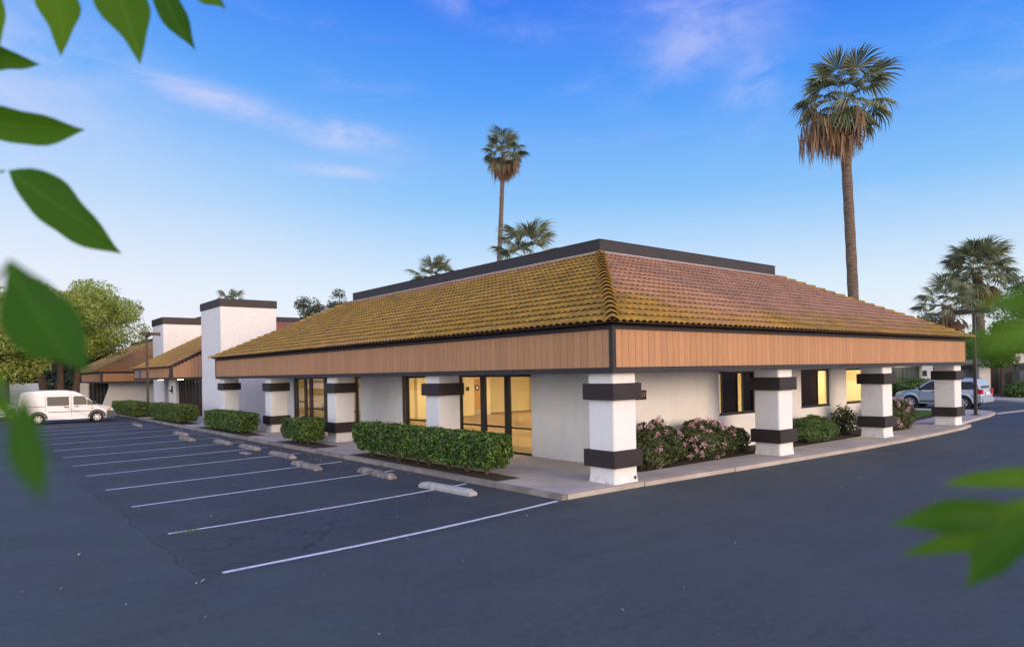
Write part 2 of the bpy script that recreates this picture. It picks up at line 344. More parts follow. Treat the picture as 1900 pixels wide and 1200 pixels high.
m_shrubgr = leafmat('green_shrub_leaf', (.05, .09, .03), (.10, .18, .05), (.20, .30, .09), .3)
m_camphor = leafmat('camphor_leaf', (.20, .28, .05), (.42, .50, .10), (.60, .63, .20), .5)
m_darktree = leafmat('dark_tree_leaf', (.03, .05, .02), (.06, .085, .03), (.10, .13, .05), .25)
m_greentree = leafmat('bright_tree_leaf', (.05, .13, .02), (.09, .21, .03), (.16, .32, .05), .4)
m_euc = leafmat('grey_green_leaf', (.05, .07, .04), (.10, .12, .07), (.18, .20, .12), .3)
m_lawn = leafmat('grass_blade', (.06, .14, .03), (.10, .22, .04), (.16, .30, .06), .3)
m_yellowfl = leafmat('yellow_flower', (.5, .38, .03), (.6, .45, .05), (.7, .6, .15), .2)
m_burg = leafmat('burgundy_leaf', (.03, .01, .02), (.06, .015, .03), (.09, .03, .05), .2)
m_palm = leafmat('palm_blade', (.11, .14, .06), (.23, .27, .13), (.40, .41, .26), .35)
m_palmdead = leafmat('dead_palm_blade', (.20, .115, .065), (.33, .20, .12), (.46, .30, .18), .3)
m_palmtrunk = mat('palm_trunk', (.20, .145, .11), .95, (.10, .07, .055), 3, bump=.06, bscale=8, stretch=(1, 1, 5))
def make_bigleaf():
    m_ = bpy.data.materials.new('near_leaf'); m_.use_nodes = True; nt = m_.node_tree; b = NB(nt); p = nt.nodes['Principled BSDF']
    tcn = b.new('ShaderNodeTexCoord'); sp = b.new('ShaderNodeSeparateXYZ'); nt.links.new(tcn.outputs['Generated'], sp.inputs[0])
    oi = b.new('ShaderNodeObjectInfo')
    col = b.mix(oi.outputs['Random'], (.026, .100, .003, 1), (.085, .20, .005, 1))
    col = b.mix(b.rampf(b.m('ABSOLUTE', b.m('SUBTRACT', sp.outputs[1], .5)), .0, .03, .35, 0), col, (.12, .25, .04, 1))
    b.put(p.inputs['Base Color'], col); p.inputs['Roughness'].default_value = .6; p.inputs['Specular IOR Level'].default_value = .2
    tr = b.new('ShaderNodeBsdfTranslucent'); b.put(tr.inputs[0], b.mix(1.0, col, (1.6, 1.6, .6, 1), 'MULTIPLY')); mx = b.new('ShaderNodeMixShader'); mx.inputs[0].default_value = .4
    o = nt.nodes['Material Output']; nt.links.new(p.outputs[0], mx.inputs[1]); nt.links.new(tr.outputs[0], mx.inputs[2]); nt.links.new(mx.outputs[0], o.inputs[0]); return m_
m_bigleaf = make_bigleaf()

# ------------------------------------------------------------------ SETTING: ground
g = MB(); g.add([(-250, -250, 0), (400, -250, 0), (400, 400, 0), (-250, 400, 0)], [(0, 1, 2, 3)])
tag(g.build('ground', m_asphalt), 'dark blue-grey asphalt of the car park and drive', kind='structure')

def lerp(a, c, t): return a + (c - a) * t
# painted bay lines: left end -> right end (slightly skewed)
LINES = [(-8.08, -.61, -1.72, -.08, .10), (-8.06, 2.31, -1.74, 2.89, .085), (-8.02, 5.38, -1.82, 6.05, .085), (-8.04, 8.12, -1.96, 8.78, .085), (-8.02, 11.14, -1.9, 11.95, .085),
         (-8.0, 13.9, -2.05, 14.62, .085), (-7.95, 16.7, -1.97, 17.42, .085), (-7.9, 19.6, -2.0, 20.2, .085), (-7.9, 22.6, -1.9, 23.5, .085), (-7.9, 25.8, -1.85, 26.7, .085),
         (-7.9, 28.7, -2.0, 29.6, .085), (-7.9, 31.2, -2.1, 31.9, .085), (-7.9, 34.3, -2.2, 35.0, .085), (-7.9, 40.3, -2.2, 41.0, .085)]
for i, (x0, y0, x1, y1, w) in enumerate(LINES):
    n = 14; vs = []; fs = []
    for k in range(n + 1):
        t = k / n; x = lerp(x0, x1, t); y = lerp(y0, y1, t) - .12 * math.sin(math.pi * t) * (1 if i < 2 else .3) + rng.uniform(-.006, .006)
        ww = w * rng.uniform(.46, .54); vs += [(x, y - ww, .004), (x, y + ww, .004)]
        if k: fs.append((2 * k - 2, 2 * k, 2 * k + 1, 2 * k - 1))
    o = MB().add(vs, fs).build('parking_line', m_paint); tag(o, 'white painted line between two parking bays' if i else 'nearest white bay line ending at the sidewalk corner', kind='structure')
for (x0, y0, x1, y1) in ((36, 3.2, 36.1, 8), (38.8, 3.0, 38.9, 8)):
    d = Vector((x1 - x0, y1 - y0, 0)).normalized(); q = Vector((-d.y, d.x, 0)) * .05
    a_, c_ = Vector((x0, y0, .004)), Vector((x1, y1, .004))
    tag(MB().add([a_ - q, c_ - q, c_ + q, a_ + q], [(0, 1, 2, 3)]).build('parking_line', m_paint), 'faded bay line in the far parking area', kind='structure')

# sidewalk and kerb of the building island
def kerbline(x):                                  # the slightly bowed right-hand kerb
    pts = [(-1.62, -.12), (1, -.18), (5.9, -.47), (11.4, -.68), (18.5, -.54), (20.3, -.30)]
    for (a_, b_), (c_, d_) in zip(pts, pts[1:]):
        if x <= c_: return lerp(b_, d_, max(0, (x - a_)) / (c_ - a_))
    return pts[-1][1]
walk = empty('sidewalk'); tag(walk, 'pale tan concrete sidewalk round the building', kind='structure')
kerb = empty('kerb'); tag(kerb, 'low weathered concrete kerb edging the island', kind='structure')
J = .008
def slab(poly, z1=.1, z0=-.05, m_=m_conc, name='slab', par=walk):
    c = Vector((sum(p[0] for p in poly) / len(poly), sum(p[1] for p in poly) / len(poly)))
    q = []
    for p in poly:
        d = c - Vector(p); q.append((p[0] + math.copysign(min(J, abs(d.x)), d.x), p[1] + math.copysign(min(J, abs(d.y)), d.y)))
    return MB().prism(q, z0, z1 + rng.uniform(-.002, .002)).build(name, m_, par)
MB().box(-1.60, 2.5, .3, 60, -.06, .075).build('bed_course', m_soil, walk)
# left walkway slabs, from the corner back
ys = [-.12, 2.0, 5.0, 8.2, 11.3, 14.4, 17.5, 20.6, 23.7, 26.8, 30, 33, 36.2, 39.5, 43, 46.5, 50, 54, 58]
for i in range(len(ys) - 1):
    y0, y1 = ys[i], ys[i + 1]; L = -1.48
    for x0, x1 in ((L, .30), (.30, 2.06)):
        if i == 0: continue
        slab([(x0, y0), (x1, y0), (x1, y1), (x0, y1)])
    tilt = 0
    if i: slab([(-1.64, y0), (-1.48, y0), (-1.48, y1), (-1.64, y1)], .103, m_=m_kerb, name='kerb_stone', par=kerb)
# wide pavement near the far wings
slab([(2.06, 25.2), (6, 25.2), (6, 29.6), (2.06, 29.6)])
xs = [-1.48, .75, 3.9, 7.0, 10.1, 13.2, 16.3, 19.0]
for i in range(len(xs) - 1):
    x0, x1 = xs[i], xs[i + 1]
    a0, a1 = kerbline(x0) + .15, kerbline(x1) + .15
    top = 2.0 if i == 0 else .78
    slab([(x0, a0), (x1, a1), (x1, top), (x0, top)])
    slab([(x0, a0 - .15), (x1, a1 - .15), (x1, a1), (x0, a0)], .098, m_=m_conc, name='kerb_stone', par=kerb)
slab([(-1.64, -.12), (-1.48, -.12), (-1.48, 2.0), (-1.64, 2.0)], .1, m_=m_kerb, name='kerb_stone', par=kerb)
slab([(.75, .78), (1.75, .78), (1.75, 2.04), (.75, 2.04)])
# pavement beyond the last column, out to the lamp
for poly in ([(19.0, kerbline(19)), (20.3, -.30), (20.45, -.05), (20.5, .25), (20.5, 2.6), (19.0, 2.6)], [(17.6, .78), (19.0, .78), (19.0, 5.5), (17.6, 5.5)], [(19.0, 2.6), (20.5, 2.6), (20.5, 5.5), (19.0, 5.5)],
             [(20.5, .25), (23.5, .55), (23.5, 2.2), (20.5, 1.9)], [(23.5, .55), (26.6, .85), (27.6, 1.02), (27.6, 2.7), (26.6, 2.5), (23.5, 2.2)], [(27.6, 1.02), (28.6, 1.22), (29.4, 1.6), (30.0, 2.2), (30.2, 3.4), (28.4, 3.4), (27.6, 2.7)],
             [(28.6, 3.4), (30.2, 3.4), (30.2, 9), (28.6, 9)], [(28.6, 9), (30.2, 9), (30.2, 16), (28.6, 16)], [(28.6, 16), (30.2, 16), (30.2, 24), (28.6, 24)]):
    slab(poly)
def sheet(name, x0, x1, y0, y1, z, m_, kind='structure', label=None, poly=None):
    p = poly or [(x0, y0), (x1, y0), (x1, y1), (x0, y1)]
    o = MB().add([(a_, c_, z) for a_, c_ in p], [tuple(range(len(p)))]).build(name, m_); tag(o, label, kind=kind); return o
sheet('planting_bed', 1.75, 17.6, .80, 2.04, .09, m_soil, label='strip of bare soil under the flowering shrubs')
MB().box(1.75, 17.6, .80, 2.04, -.05, .088).build('bed_fill', m_soil, walk)
for (x0, x1, y0, y1) in ((-1.46, -.78, 2.15, 9.4), (-1.46, -.60, 11.9, 15.4), (-1.46, -.7, 18.6, 26.0), (-1.46, -.6, 28.4, 36.6), (-1.46, -.5, 39.8, 46)):
    sheet('planting_bed', x0, x1, y0, y1, .106, m_soil, label='narrow soil bed cut into the sidewalk behind the kerb')
lawn_base = MB().box(20.6, 28.5, 2.75, 24, -.05, .08).build('lawn', m_soil); tag(lawn_base, 'earth under the lawn behind the building', kind='structure')
rs = np.random.RandomState(3)
def blades(x0, x1, y0, y1, z, n, h, name, m_, label):
    p = np.stack([rs.uniform(x0, x1, n), rs.uniform(y0, y1, n), np.full(n, z)], 1); a = rs.uniform(0, 2 * np.pi, n); w = .02
    d = np.stack([np.cos(a) * w, np.sin(a) * w, np.zeros(n)], 1); t = p + np.stack([rs.normal(0, .02, n), rs.normal(0, .02, n), rs.uniform(.5, 1, n) * h], 1)
    v = np.stack([p - d, p + d, t], 1).reshape(-1, 3); f = np.arange(3 * n).reshape(-1, 3)
    o = link(name, npmesh(name, v, f), m_); tag(o, label, 'grass', kind='stuff'); return o
blades(20.6, 28.5, 2.75, 20, .08, 30000, .07, 'grass', m_lawn, 'small patch of short green lawn behind the last column')
# far side of the drive: cross gutter, far kerbed pavement, planting ground
tag(MB().prism([(28.7, 1.12), (60, -1.5), (60, -1.0), (29.0, 1.5)], 0, .012).build('gutter', m_conc), 'pale concrete cross gutter over the drive', kind='structure')
fp = [(36, 17), (43.3, 5.9), (39.8, 2.3), (48, -4), (52, -.5), (45.5, 5.0), (52, 9.5), (43, 20)]
tag(MB().prism([(39.2, 2.5), (52, -10), (54, -8), (45.0, 4.3), (46.5, 6.4), (38, 21), (36.6, 19.5), (43.0, 6.2)], 0, .13).build('far_sidewalk', m_conc), 'pale far sidewalk across the drive', kind='structure')
tag(MB().prism([(45.0, 4.3), (54, -8), (80, -8), (80, 40), (38, 40), (38, 21), (46.5, 6.4)], 0, .11).build('planting_ground', m_soil), 'planted ground in front of the far white building', kind='structure')

# ------------------------------------------------------------------ MAIN BUILDING
FX0, FY0, FX1, FY1 = -.15, -.15, 20.35, 27.2     # fascia rectangle
ZS, ZF = 2.44, 3.45                               # soffit, fascia top
WX, WY = 2.04, 2.04                               # wall planes
bld = empty('office_building', (10, 13.5, 0)); tag(bld, 'long white stucco office building under a mossy tiled hip roof with deep tan fascia', 'building')
BINV = Matrix.Translation((-10, -13.5, 0))
def part(mb, name, m_, par=None, z=None):
    o = mb.build(name, m_, par or bld); o.matrix_parent_inverse = Matrix.Identity(4)
    if (par is None): o.location = (-10, -13.5, 0)
    return o
# walls (left, -X facing) pieces around the storefronts
TH = .18
def wallseg(mb, ax, a0, a1, z0, z1, x=None):
    if ax == 'L': mb.box(WX, WX + TH, a0, a1, z0, z1)
    else: mb.box(a0, a1, WY, WY + TH, z0, z1)
wl = MB()
for a0, a1 in ((WY + TH, 4.98), (12.2, 15.5), (22.4, 25.2)): wallseg(wl, 'L', a0, a1, .08, 2.60)
for a0, a1 in ((4.98, 12.2), (15.5, 22.4)): wallseg(wl, 'L', a0, a1, 2.42, 2.60)
part(wl, 'wall', m_stucco)
wr = MB(); RW = [(6.84, 8.75), (11.6, 13.6), (14.9, 16.9)]; prev = WX
for a0, a1 in RW: wallseg(wr, 'R', prev, a0, .05, 2.60); wallseg(wr, 'R', a0, a1, .05, 1.12); wallseg(wr, 'R', a0, a1, 2.39, 2.60); prev = a1
wallseg(wr, 'R', prev, 18.8, .05, 2.60); part(wr, 'wall', m_stucco)
part(MB().box(18.62, 18.8, WY + TH, 25.2, .05, 2.60).box(WX, 18.8, 25.2, 25.38, .05, 2.60), 'wall', m_stucco)
part(MB().box(FX0 + .03, FX1 - .03, FY0 + .03, FY1 - .03, 2.60, 2.66), 'soffit', m_soffit)
# fascia: backing, siding boards, trims
fas = part(MB().box(FX0 + .03, FX1 - .03, FY0 + .03, FY0 + .10, ZS + .02, ZF - .02).box(FX0 + .03, FX0 + .10, FY0 + .10, FY1 - .03, ZS + .02, ZF - .02)
           .box(FX1 - .10, FX1 - .03, FY0 + .10, FY1 - .03, ZS + .02, ZF - .02).box(FX0 + .10, FX1 - .10, FY1 - .10, FY1 - .03, ZS + .02, ZF - .02), 'fascia', m_black)
P0 = .2125
def boards(x0, y0, dx, dy, n, par, z0, z1, origin, w=P0, seq=None, zf=None):
    T = math.atan2(dy, dx)
    me = MB().box(.005, w - .005, 0, .022, 0, z1 - z0).mesh('board'); me.materials.append(m_board)
    for i in range(n):
        o = bpy.data.objects.new('board', me); COL.objects.link(o); o.parent = par
        o.location = (x0 + dx * w * i, y0 + dy * w * i, z0); o.rotation_euler = (0, 0, T)
nb_r = int((FX1 - FX0 - .16) / P0); wr_ = (FX1 - FX0 - .16) / nb_r
boards(FX0 + .08, FY0 + .008, 1, 0, nb_r, fas, ZS + .12, ZF - .10, None, wr_)
nb_l = int((FY1 - FY0 - .16) / P0); wl_ = (FY1 - FY0 - .16) / nb_l
boards(FX0 + .008, FY1 - .08, 0, -1, nb_l, fas, ZS + .12, ZF - .10, None, wl_)
def trim(mb, name='trim_board'): o = mb.build(name, m_brown, fas); return o
for z0, z1, pr in ((ZS, ZS + .12, 0.0), (ZF - .10, ZF + .01, .012)):
    trim(MB().bbox(FX0 - pr, FX1 + pr, FY0 - pr, FY0 + .03, z0, z1, .004)); trim(MB().bbox(FX0 - pr, FX0 + .03, FY0 + .032, FY1, z0, z1, .004))
    trim(MB().bbox(FX1 - .03, FX1 + pr, FY0 + .032, FY1, z0, z1, .004)); trim(MB().bbox(FX0, FX1, FY1 - .03, FY1 + pr, z0, z1, .004))
trim(MB().box(FX0 - .006, FX0 + .10, FY0 - .006, FY0 + .028, ZS + .121, ZF - .101).box(FX0 - .006, FX0 + .028, FY0 + .028, FY0 + .10, ZS + .121, ZF - .101), 'corner_trim')
trim(MB().box(FX1 - .08, FX1 + .006, FY0 - .006, FY0 + .10, ZS + .121, ZF - .101), 'corner_trim')
trim(MB().box(FX0 - .006, FX0 + .10, FY1 - .08, FY1 + .006, ZS + .121, ZF - .101), 'corner_trim')
# under-eave beam board
part(MB().box(FX0 + .12, FX1 - .12, FY0 + .12, FY1 - .12, 2.50, 2.53), 'soffit_lining', m_soffit)

# roof
EX0, EY0, EX1, EY1 = -.30, -.30, 20.5, 27.35; EZ = 3.475
PX0, PY0, PX1, PY1 = 5.0, 5.0, 15.2, 21.9; PZ = EZ + 5.3 * .505
rise = .505; slope = math.atan(rise); RUN = 5.3; SL = RUN / math.cos(slope); NR = 16; EXP = SL / NR; TW = .425
deck = MB(); A_ = [(EX0, EY0, EZ), (EX1, EY0, EZ), (EX1, EY1, EZ), (EX0, EY1, EZ)]; B_ = [(5.0, 5.0, PZ), (15.2, 5.0, PZ), (15.2, 22.05, PZ), (5.0, 22.05, PZ)]
deck.add(A_ + B_, [(0, 1, 5, 4), (1, 2, 6, 5), (2, 3, 7, 6), (3, 0, 4, 7), (4, 5, 6, 7)])
deck.add([(x, y, z - .03) for x, y, z in A_], [(3, 2, 1, 0)])
roof = part(deck, 'roof', m_deck)
# one two-roll tile; local x across, local y up the slope, z normal
NP = 9
def tile_verts(w, L):
    top = []; 
    for i in range(NP):
        t = i / (NP - 1); h = .048 * (abs(math.sin(t * 2 * math.pi)) ** .8)
        top.append((t * w, h))
    lo = .058; v = []
    for x, h in top: v.append((x, -.012, h + lo))
    for x, h in top: v.append((x, L, h + .004))
    for x, h in top: v.append((x, -.012, h + lo - .022))
    f = [(i, i + 1, NP + i + 1, NP + i) for i in range(NP - 1)] + [(2 * NP + i, 2 * NP + i + 1, i + 1, i) for i in range(NP - 1)]
    return np.array(v), f
TV, TF = tile_verts(TW - .004, EXP + .05)
tile_me = bpy.data.meshes.new('roof_tile'); tile_me.from_pydata([tuple(p) for p in TV], [], TF); tile_me.polygons.foreach_set('use_smooth', [i < NP - 1 for i in range(len(TF))]); tile_me.update(); 
tile_moss_me = tile_me.copy(); tile_moss_me.materials.append(m_tile_moss); tile_pink_me = tile_me.copy(); tile_pink_me.materials.append(m_tile_pink)
def slopeM(side):
    cs, sn = math.cos(slope), math.sin(slope)
    if side == 'R':   # faces -Y; across = +X, up-slope = +Y
        O = Vector((EX0, EY0, EZ)); ax = Vector((1, 0, 0)); ay = Vector((0, cs, sn)); ln = EX1 - EX0
    elif side == 'L': # faces -X; across = -Y (viewed from outside left to right), start at far end
        O = Vector((EX0, EY1, EZ)); ax = Vector((0, -1, 0)); ay = Vector((cs, 0, sn)); ln = EY1 - EY0
    elif side == 'B':
        O = Vector((EX1, EY1, EZ)); ax = Vector((-1, 0, 0)); ay = Vector((0, -cs, sn)); ln = EX1 - EX0
    else:
        O = Vector((EX1, EY0, EZ)); ax = Vector((0, 1, 0)); ay = Vector((-cs, 0, sn)); ln = EY1 - EY0
    az_ = ax.cross(ay)
    Mx = Matrix((ax, ay, az_)).transposed().to_4x4(); Mx.translation = O; return Mx, ln
def clip_tile(x, y, ln):
    """tile moved to slope coords and cut along the two hip lines (45 degrees in plan)"""
    bm = bmesh.new(); vv = [bm.verts.new((p[0] + x, p[1] + y, p[2])) for p in TV]
    for f in TF: bm.faces.new([vv[i] for i in f])
    c = math.cos(slope)
    bmesh.ops.bisect_plane(bm, geom=list(bm.verts) + list(bm.edges) + list(bm.faces), plane_co=(0.0, 0, 0), plane_no=(-1, c, 0), clear_outer=True)
    bmesh.ops.bisect_plane(bm, geom=list(bm.verts) + list(bm.edges) + list(bm.faces), plane_co=(ln, 0, 0), plane_no=(1, c, 0), clear_outer=True)
    bm.verts.index_update(); v = [tuple(q.co) for q in bm.verts]; f = [[q.index for q in fc.verts] for fc in bm.faces]; bm.free(); return v, f
cands = []
for side in 'RLBX':
    Mx, ln = slopeM(side); n = int(ln / TW) + 1; off = (ln - n * TW) / 2
    for r in range(NR):
        y = r * EXP; inset = y * math.cos(slope)
        for i in range(n):
            x = off + i * TW
            if x + TW < inset or x > ln - inset: continue
            clip = (x < inset + EXP) or (x + TW > ln - inset - EXP)
            P = Mx @ Vector((x + TW / 2, y + EXP / 2, 0)); d = (P - CAMP).length
            if side in 'BX': d += 1000
            cands.append((d, side, Mx, x, y, clip, ln))
cands.sort(key=lambda t: t[0])
stuff = {'R': MB(), 'L': MB(), 'B': MB(), 'X': MB()}
for k, (d, side, Mx, x, y, clip, ln) in enumerate(cands):
    jit = rng.uniform(-.004, .004)
    if k < 296:
        if clip:
            v, f = clip_tile(x, y, ln)
            if not f: continue
            me = bpy.data.meshes.new('roof_tile'); me.from_pydata(v, [], f); me.materials.append(m_tile_moss if side == 'L' else m_tile_pink)
            o = bpy.data.objects.new('roof_tile', me); mw = Mx
        else:
            o = bpy.data.objects.new('roof_tile', tile_moss_me if side == 'L' else tile_pink_me)
            mw = Mx @ Matrix.Translation((x, y + jit, 0)) @ Matrix.Rotation(rng.uniform(-.012, .012), 4, 'Z')
        COL.objects.link(o); o.parent = roof; o.matrix_local = mw
    else:
        if clip: v, f = clip_tile(x, y, ln)
        else: v = [(p[0] + x, p[1] + y + jit, p[2]) for p in TV]; f = TF
        stuff[side].add([Mx @ Vector(p) for p in v], f, False)
for side in 'RLBX':
    o = stuff[side].build('roof_tile_field', m_tile_moss if side in 'LX' else m_tile_pink, roof); o['kind'] = 'stuff'
# hip ridge tiles
def hip_caps(p0, p1, n, par, m_, nm='ridge_tile', wid=.17):
    p0, p1 = Vector(p0), Vector(p1); d = (p1 - p0); L = d.length / n; d.normalize(); sx = d.cross(Vector((0, 0, 1))).normalized(); nz = sx.cross(d)
    Mx = Matrix((sx, d, nz)).transposed().to_4x4()
    v = []
    for yy, hh, ww in ((-.05, .135, wid * 1.1), (L + .05, .05, wid * .85)):
        v += [(-ww, yy, hh - .12), (-ww * .45, yy, hh - .025), (0, yy, hh), (ww * .45, yy, hh - .025), (ww, yy, hh - .12)]
    v += [(q[0] * .9, q[1], q[2] - .025) for q in v[:5]]
    f = [(i, i + 1, 6 + i, 5 + i) for i in range(4)] + [(10 + i, 11 + i, 1 + i, i) for i in range(4)]
    me = bpy.data.meshes.new(nm); me.from_pydata(v, [], f); me.materials.append(m_); me.update()
    for i in range(n):
        o = bpy.data.objects.new(nm, me); COL.objects.link(o); o.parent = par
        Mi = Mx.copy(); Mi.translation = p0 + d * L * i + nz * .03; o.matrix_local = Mi @ Matrix.Rotation(rng.uniform(-.03, .03), 4, 'Z')
hip_caps((EX0, EY0, EZ), (4.95, 4.95, PZ), 20, roof, m_tile_moss)
hip_caps((EX1, EY0, EZ), (15.2, 5.0, PZ), 20, roof, m_tile_moss)
hip_caps((EX0, EY1, EZ), (5.0, 22.05, PZ), 20, roof, m_tile_moss)
hip_caps((EX1, EY1, EZ), (15.2, 22.05, PZ), 20, roof, m_tile_moss)
# parapet
par_ = part(MB().bbox(4.98, 15.25, 4.98, 5.12, PZ + .05, 6.58, .006).bbox(4.98, 5.12, 5.122, 21.9, PZ + .05, 6.58, .006).box(15.1, 15.25, 5.122, 21.9, PZ, 6.575).box(5.12, 15.1, 21.76, 21.9, PZ, 6.575).box(5.1, 15.15, 5.1, 21.8, PZ - .05, PZ + .02), 'parapet', m_brown)
MB().box(4.955, 15.27, 4.955, 4.978, PZ - .02, PZ + .065).box(4.955, 4.978, 4.98, 21.92, PZ - .02, PZ + .065).build('flashing', m_flash, par_)
MB().box(4.965, 15.265, 4.965, 5.13, 6.58, 6.595).box(4.965, 5.13, 5.132, 21.915, 6.58, 6.595).build('coping', m_brown, par_)

# storefronts (left wall): frames, mullions, glass
def storefront(y0, y1, mull, rail, name='storefront', doors=(), low=True):
    fr = part(MB().box(WX + .04, WX + .11, y0, y0 + .05, .1, 2.42).box(WX + .04, WX + .11, y1 - .05, y1, .1, 2.42)
              .box(WX + .042, WX + .108, y0 + .05, y1 - .05, 2.36, 2.42).box(WX + .042, WX + .108, y0 + .05, y1 - .05, .1, .16), name, m_frame)
    edges = [y0 + .05] + [v for m_ in mull for v in m_[:2]] + [y1 - .05]
    for a, c, mm in mull: MB().box(WX + .03, WX + .12, a, c, .1, 2.42).build('mullion', mm, fr)
    for k in range(0, len(edges), 2):
        a, c = edges[k], edges[k + 1]; zr = rail[k // 2]
        if zr: MB().box(WX + .05, WX + .10, a + .001, c - .001, zr - .03, zr + .03).build('rail', m_frame, fr)
        MB().box(WX + .070, WX + .080, a, c, .16, 2.36).build('pane', m_glass, fr)
    return fr
storefront(4.98, 12.2, [(6.02, 6.24, m_frame), (7.22, 7.44, m_frame), (8.50, 8.62, m_frame), (10.2, 10.3, m_frame), (11.86, 12.0, m_frame)], [.86, .86, .86, .86, .86, 0])
sf = storefront(15.5, 22.4, [(15.86, 15.98, m_frame), (18.55, 19.02, m_framebr), (20.35, 20.62, m_framebr), (21.0, 21.2, m_framebr), (22.05, 22.3, m_frame)], [0, 1.0, 1.0, 1.0, 1.3, 0])
MB().tube([(WX + .0, 18.98, .95), (WX - .05, 18.98, .95), (WX - .05, 18.98, 1.25), (WX, 18.98, 1.25)], .012, 6).build('door_handle', m_frame, sf)
# right wall windows
for i, (a0, a1) in enumerate(RW):
    fr = part(MB().box(a0, a0 + .045, WY + .03, WY + .10, 1.12, 2.39).box(a1 - .045, a1, WY + .03, WY + .10, 1.12, 2.39).box(a0 + .045, a1 - .045, WY + .032, WY + .098, 1.12, 1.165).box(a0 + .045, a1 - .045, WY + .032, WY + .098, 2.33, 2.39), 'window_frame', m_frame)
    MB().box(a0 - .02, a1 + .02, WY - .012, WY + .03, 1.085, 1.12).build('sill', m_frame, fr)
    segs = [[(a0 + .045, a0 + .22, m_glass), (a0 + .22, a0 + 1.03, m_tint), (a0 + 1.03, a0 + 1.32, m_glass), (a0 + 1.32, a1 - .045, m_tint)],
            [(a0 + .045, a0 + 1.25, m_tint), (a0 + 1.25, a1 - .10, m_glass)], [(a0 + .045, a1 - .045, m_glass)]][i]
    for j, (c0, c1, mm) in enumerate(segs):
        MB().box(c0, c1, WY + .060 + .012 * (j % 2), WY + .068 + .012 * (j % 2), 1.165, 2.33).build('pane', mm, fr)
        if j: MB().box(c0 - .018, c0 + .018, WY + .045, WY + .095, 1.166, 2.329).build('mullion', m_frame, fr)
# interior
part(MB().box(WX + TH, 18.62, WY + TH, 25.2, .06, .115), 'floor', m_carpet)
inn = part(MB().box(WX + TH, 18.62, WY + TH, WY + TH + .02, .115, 1.12).box(WX + TH, 18.6, 25.0, 25.18, .115, 2.5)
           .box(18.5, 18.6, 2.3, 25.0, .115, 2.5).box(11.4, 18.5, 22.75, 22.9, .115, 2.5).box(17.25, 17.4, 12, 22.7, .115, 2.5).box(7.4, 12.1, 21.5, 21.62, .115, 2.5).box(12.1, 12.9, 21.56, 21.62, 2.15, 2.5)
           .box(12.9, 13.2, 21.46, 21.72, .115, 2.5).box(8.2, 8.75, 21.2, 21.5, .115, 2.5).box(2.3, 7.4, 24.0, 24.12, .115, 2.5), 'inner_wall', m_cream)
MB().box(12.1, 12.9, 21.53, 21.57, .12, 2.15).box(8.85, 9.7, 21.44, 21.49, .12, 2.15).build('inner_door', m_wooddoor, inn)
MB().box(12.2, 12.8, 21.515, 21.529, .14, .42).build('kick_plate', m_flash, inn)
MB().tube([(12.32, 21.525, 1.66), (12.32, 21.51, 1.66)], .16, 20).build('restroom_sign', m_black, inn)
MB().add([(12.22, 21.505, 1.60), (12.42, 21.505, 1.60), (12.32, 21.505, 1.78)], [(0, 1, 2)]).build('restroom_triangle', m_whitep, inn)
MB().box(11.55, 11.75, 21.485, 21.499, 1.5, 1.72).build('door_plate', m_black, inn)
part(MB().box(WX + TH, 18.62, WY + TH, 25.2, 2.46, 2.49), 'ceiling', m_cream)
part(MB().box(11.1, 11.2, 2.3, 6.8, .12, 2.44).box(14.4, 14.5, 2.3, 5.2, .12, 2.44), 'inner_wall', m_cream)
for cx in (4.6, 8, 12.6, 16.5):
    for cy in (4.2, 8, 12, 16, 19.4):
        part(MB().box(cx - .6, cx + .6, cy - .3, cy + .3, 2.43, 2.455), 'ceiling_light', m_glow)
for cx in (9.6, 13.4, 17.4):
    part(MB().box(cx - .5, cx + .5, 2.75, 3.25, 2.43, 2.455), 'ceiling_light', m_glow)
# number plate
sg = part(MB().bbox(2.55, 3.50, WY - .03, WY - .002, 1.71, 1.96, .004), 'address_sign', m_black)
def text(s_, size, loc, rot, m_, par, name='lettering', ext=.004):
    cu = bpy.data.curves.new(name, 'FONT'); cu.body = s_; cu.size = size; cu.extrude = ext; cu.align_x = 'RIGHT'; cu.align_y = 'CENTER'
    t = bpy.data.objects.new('tmp', cu); COL.objects.link(t); bpy.context.view_layer.update()
    me = bpy.data.meshes.new_from_object(t.evaluated_get(bpy.context.evaluated_depsgraph_get())); bpy.data.objects.remove(t); me.materials.clear()
    o = link(name, me, m_, par); o.location = loc; o.rotation_euler = rot; return o
text('69', .19, (3.44, WY - .036, 1.835), (R(90), 0, 0), m_gold, sg)

# ------------------------------------------------------------------ columns
def column(x, y, label, top=2.52):
    c = empty('column', (x + .36, y + .36, .1)); tag(c, label, 'column', 'square stucco columns holding up the eaves')
    v = []; prof = [(.385, -.02), (.372, .05), (.360, .16), (.36, top - .1)]
    sh = MB(); vs = []
    for h, z in prof: vs += [(-h, -h, z), (h, -h, z), (h, h, z), (-h, h, z)]
    sh.add(vs, [(4 * i + k, 4 * i + (k + 1) % 4, 4 * i + 4 + (k + 1) % 4, 4 * i + 4 + k) for i in range(3) for k in range(4)])
    me = sh.mesh('shaft'); bm = bmesh.new(); bm.from_mesh(me); bmesh.ops.bevel(bm, geom=[e for e in bm.edges if abs(e.verts[0].co.z - e.verts[1].co.z) > .01], offset=.018, segments=2, affect='EDGES'); bm.to_mesh(me); bm.free()
    link('shaft', me, m_stucco, c)
    for z0, z1 in ((.34, .70), (1.77, 2.12)): MB().bbox(-.45, .45, -.45, .45, z0, z1, .006).build('band', m_brown2, c)
    return c
YL = [6.61, 13.36, 19.78, 26.3]; XR = [6.55, 13.05, 19.5]
cc = column(0, 0, 'stucco column at the corner of the building nearest the camera')
MB().box(.245, .30, -.386, -.36, .06, .12).build('drain_vent', m_frame, cc)
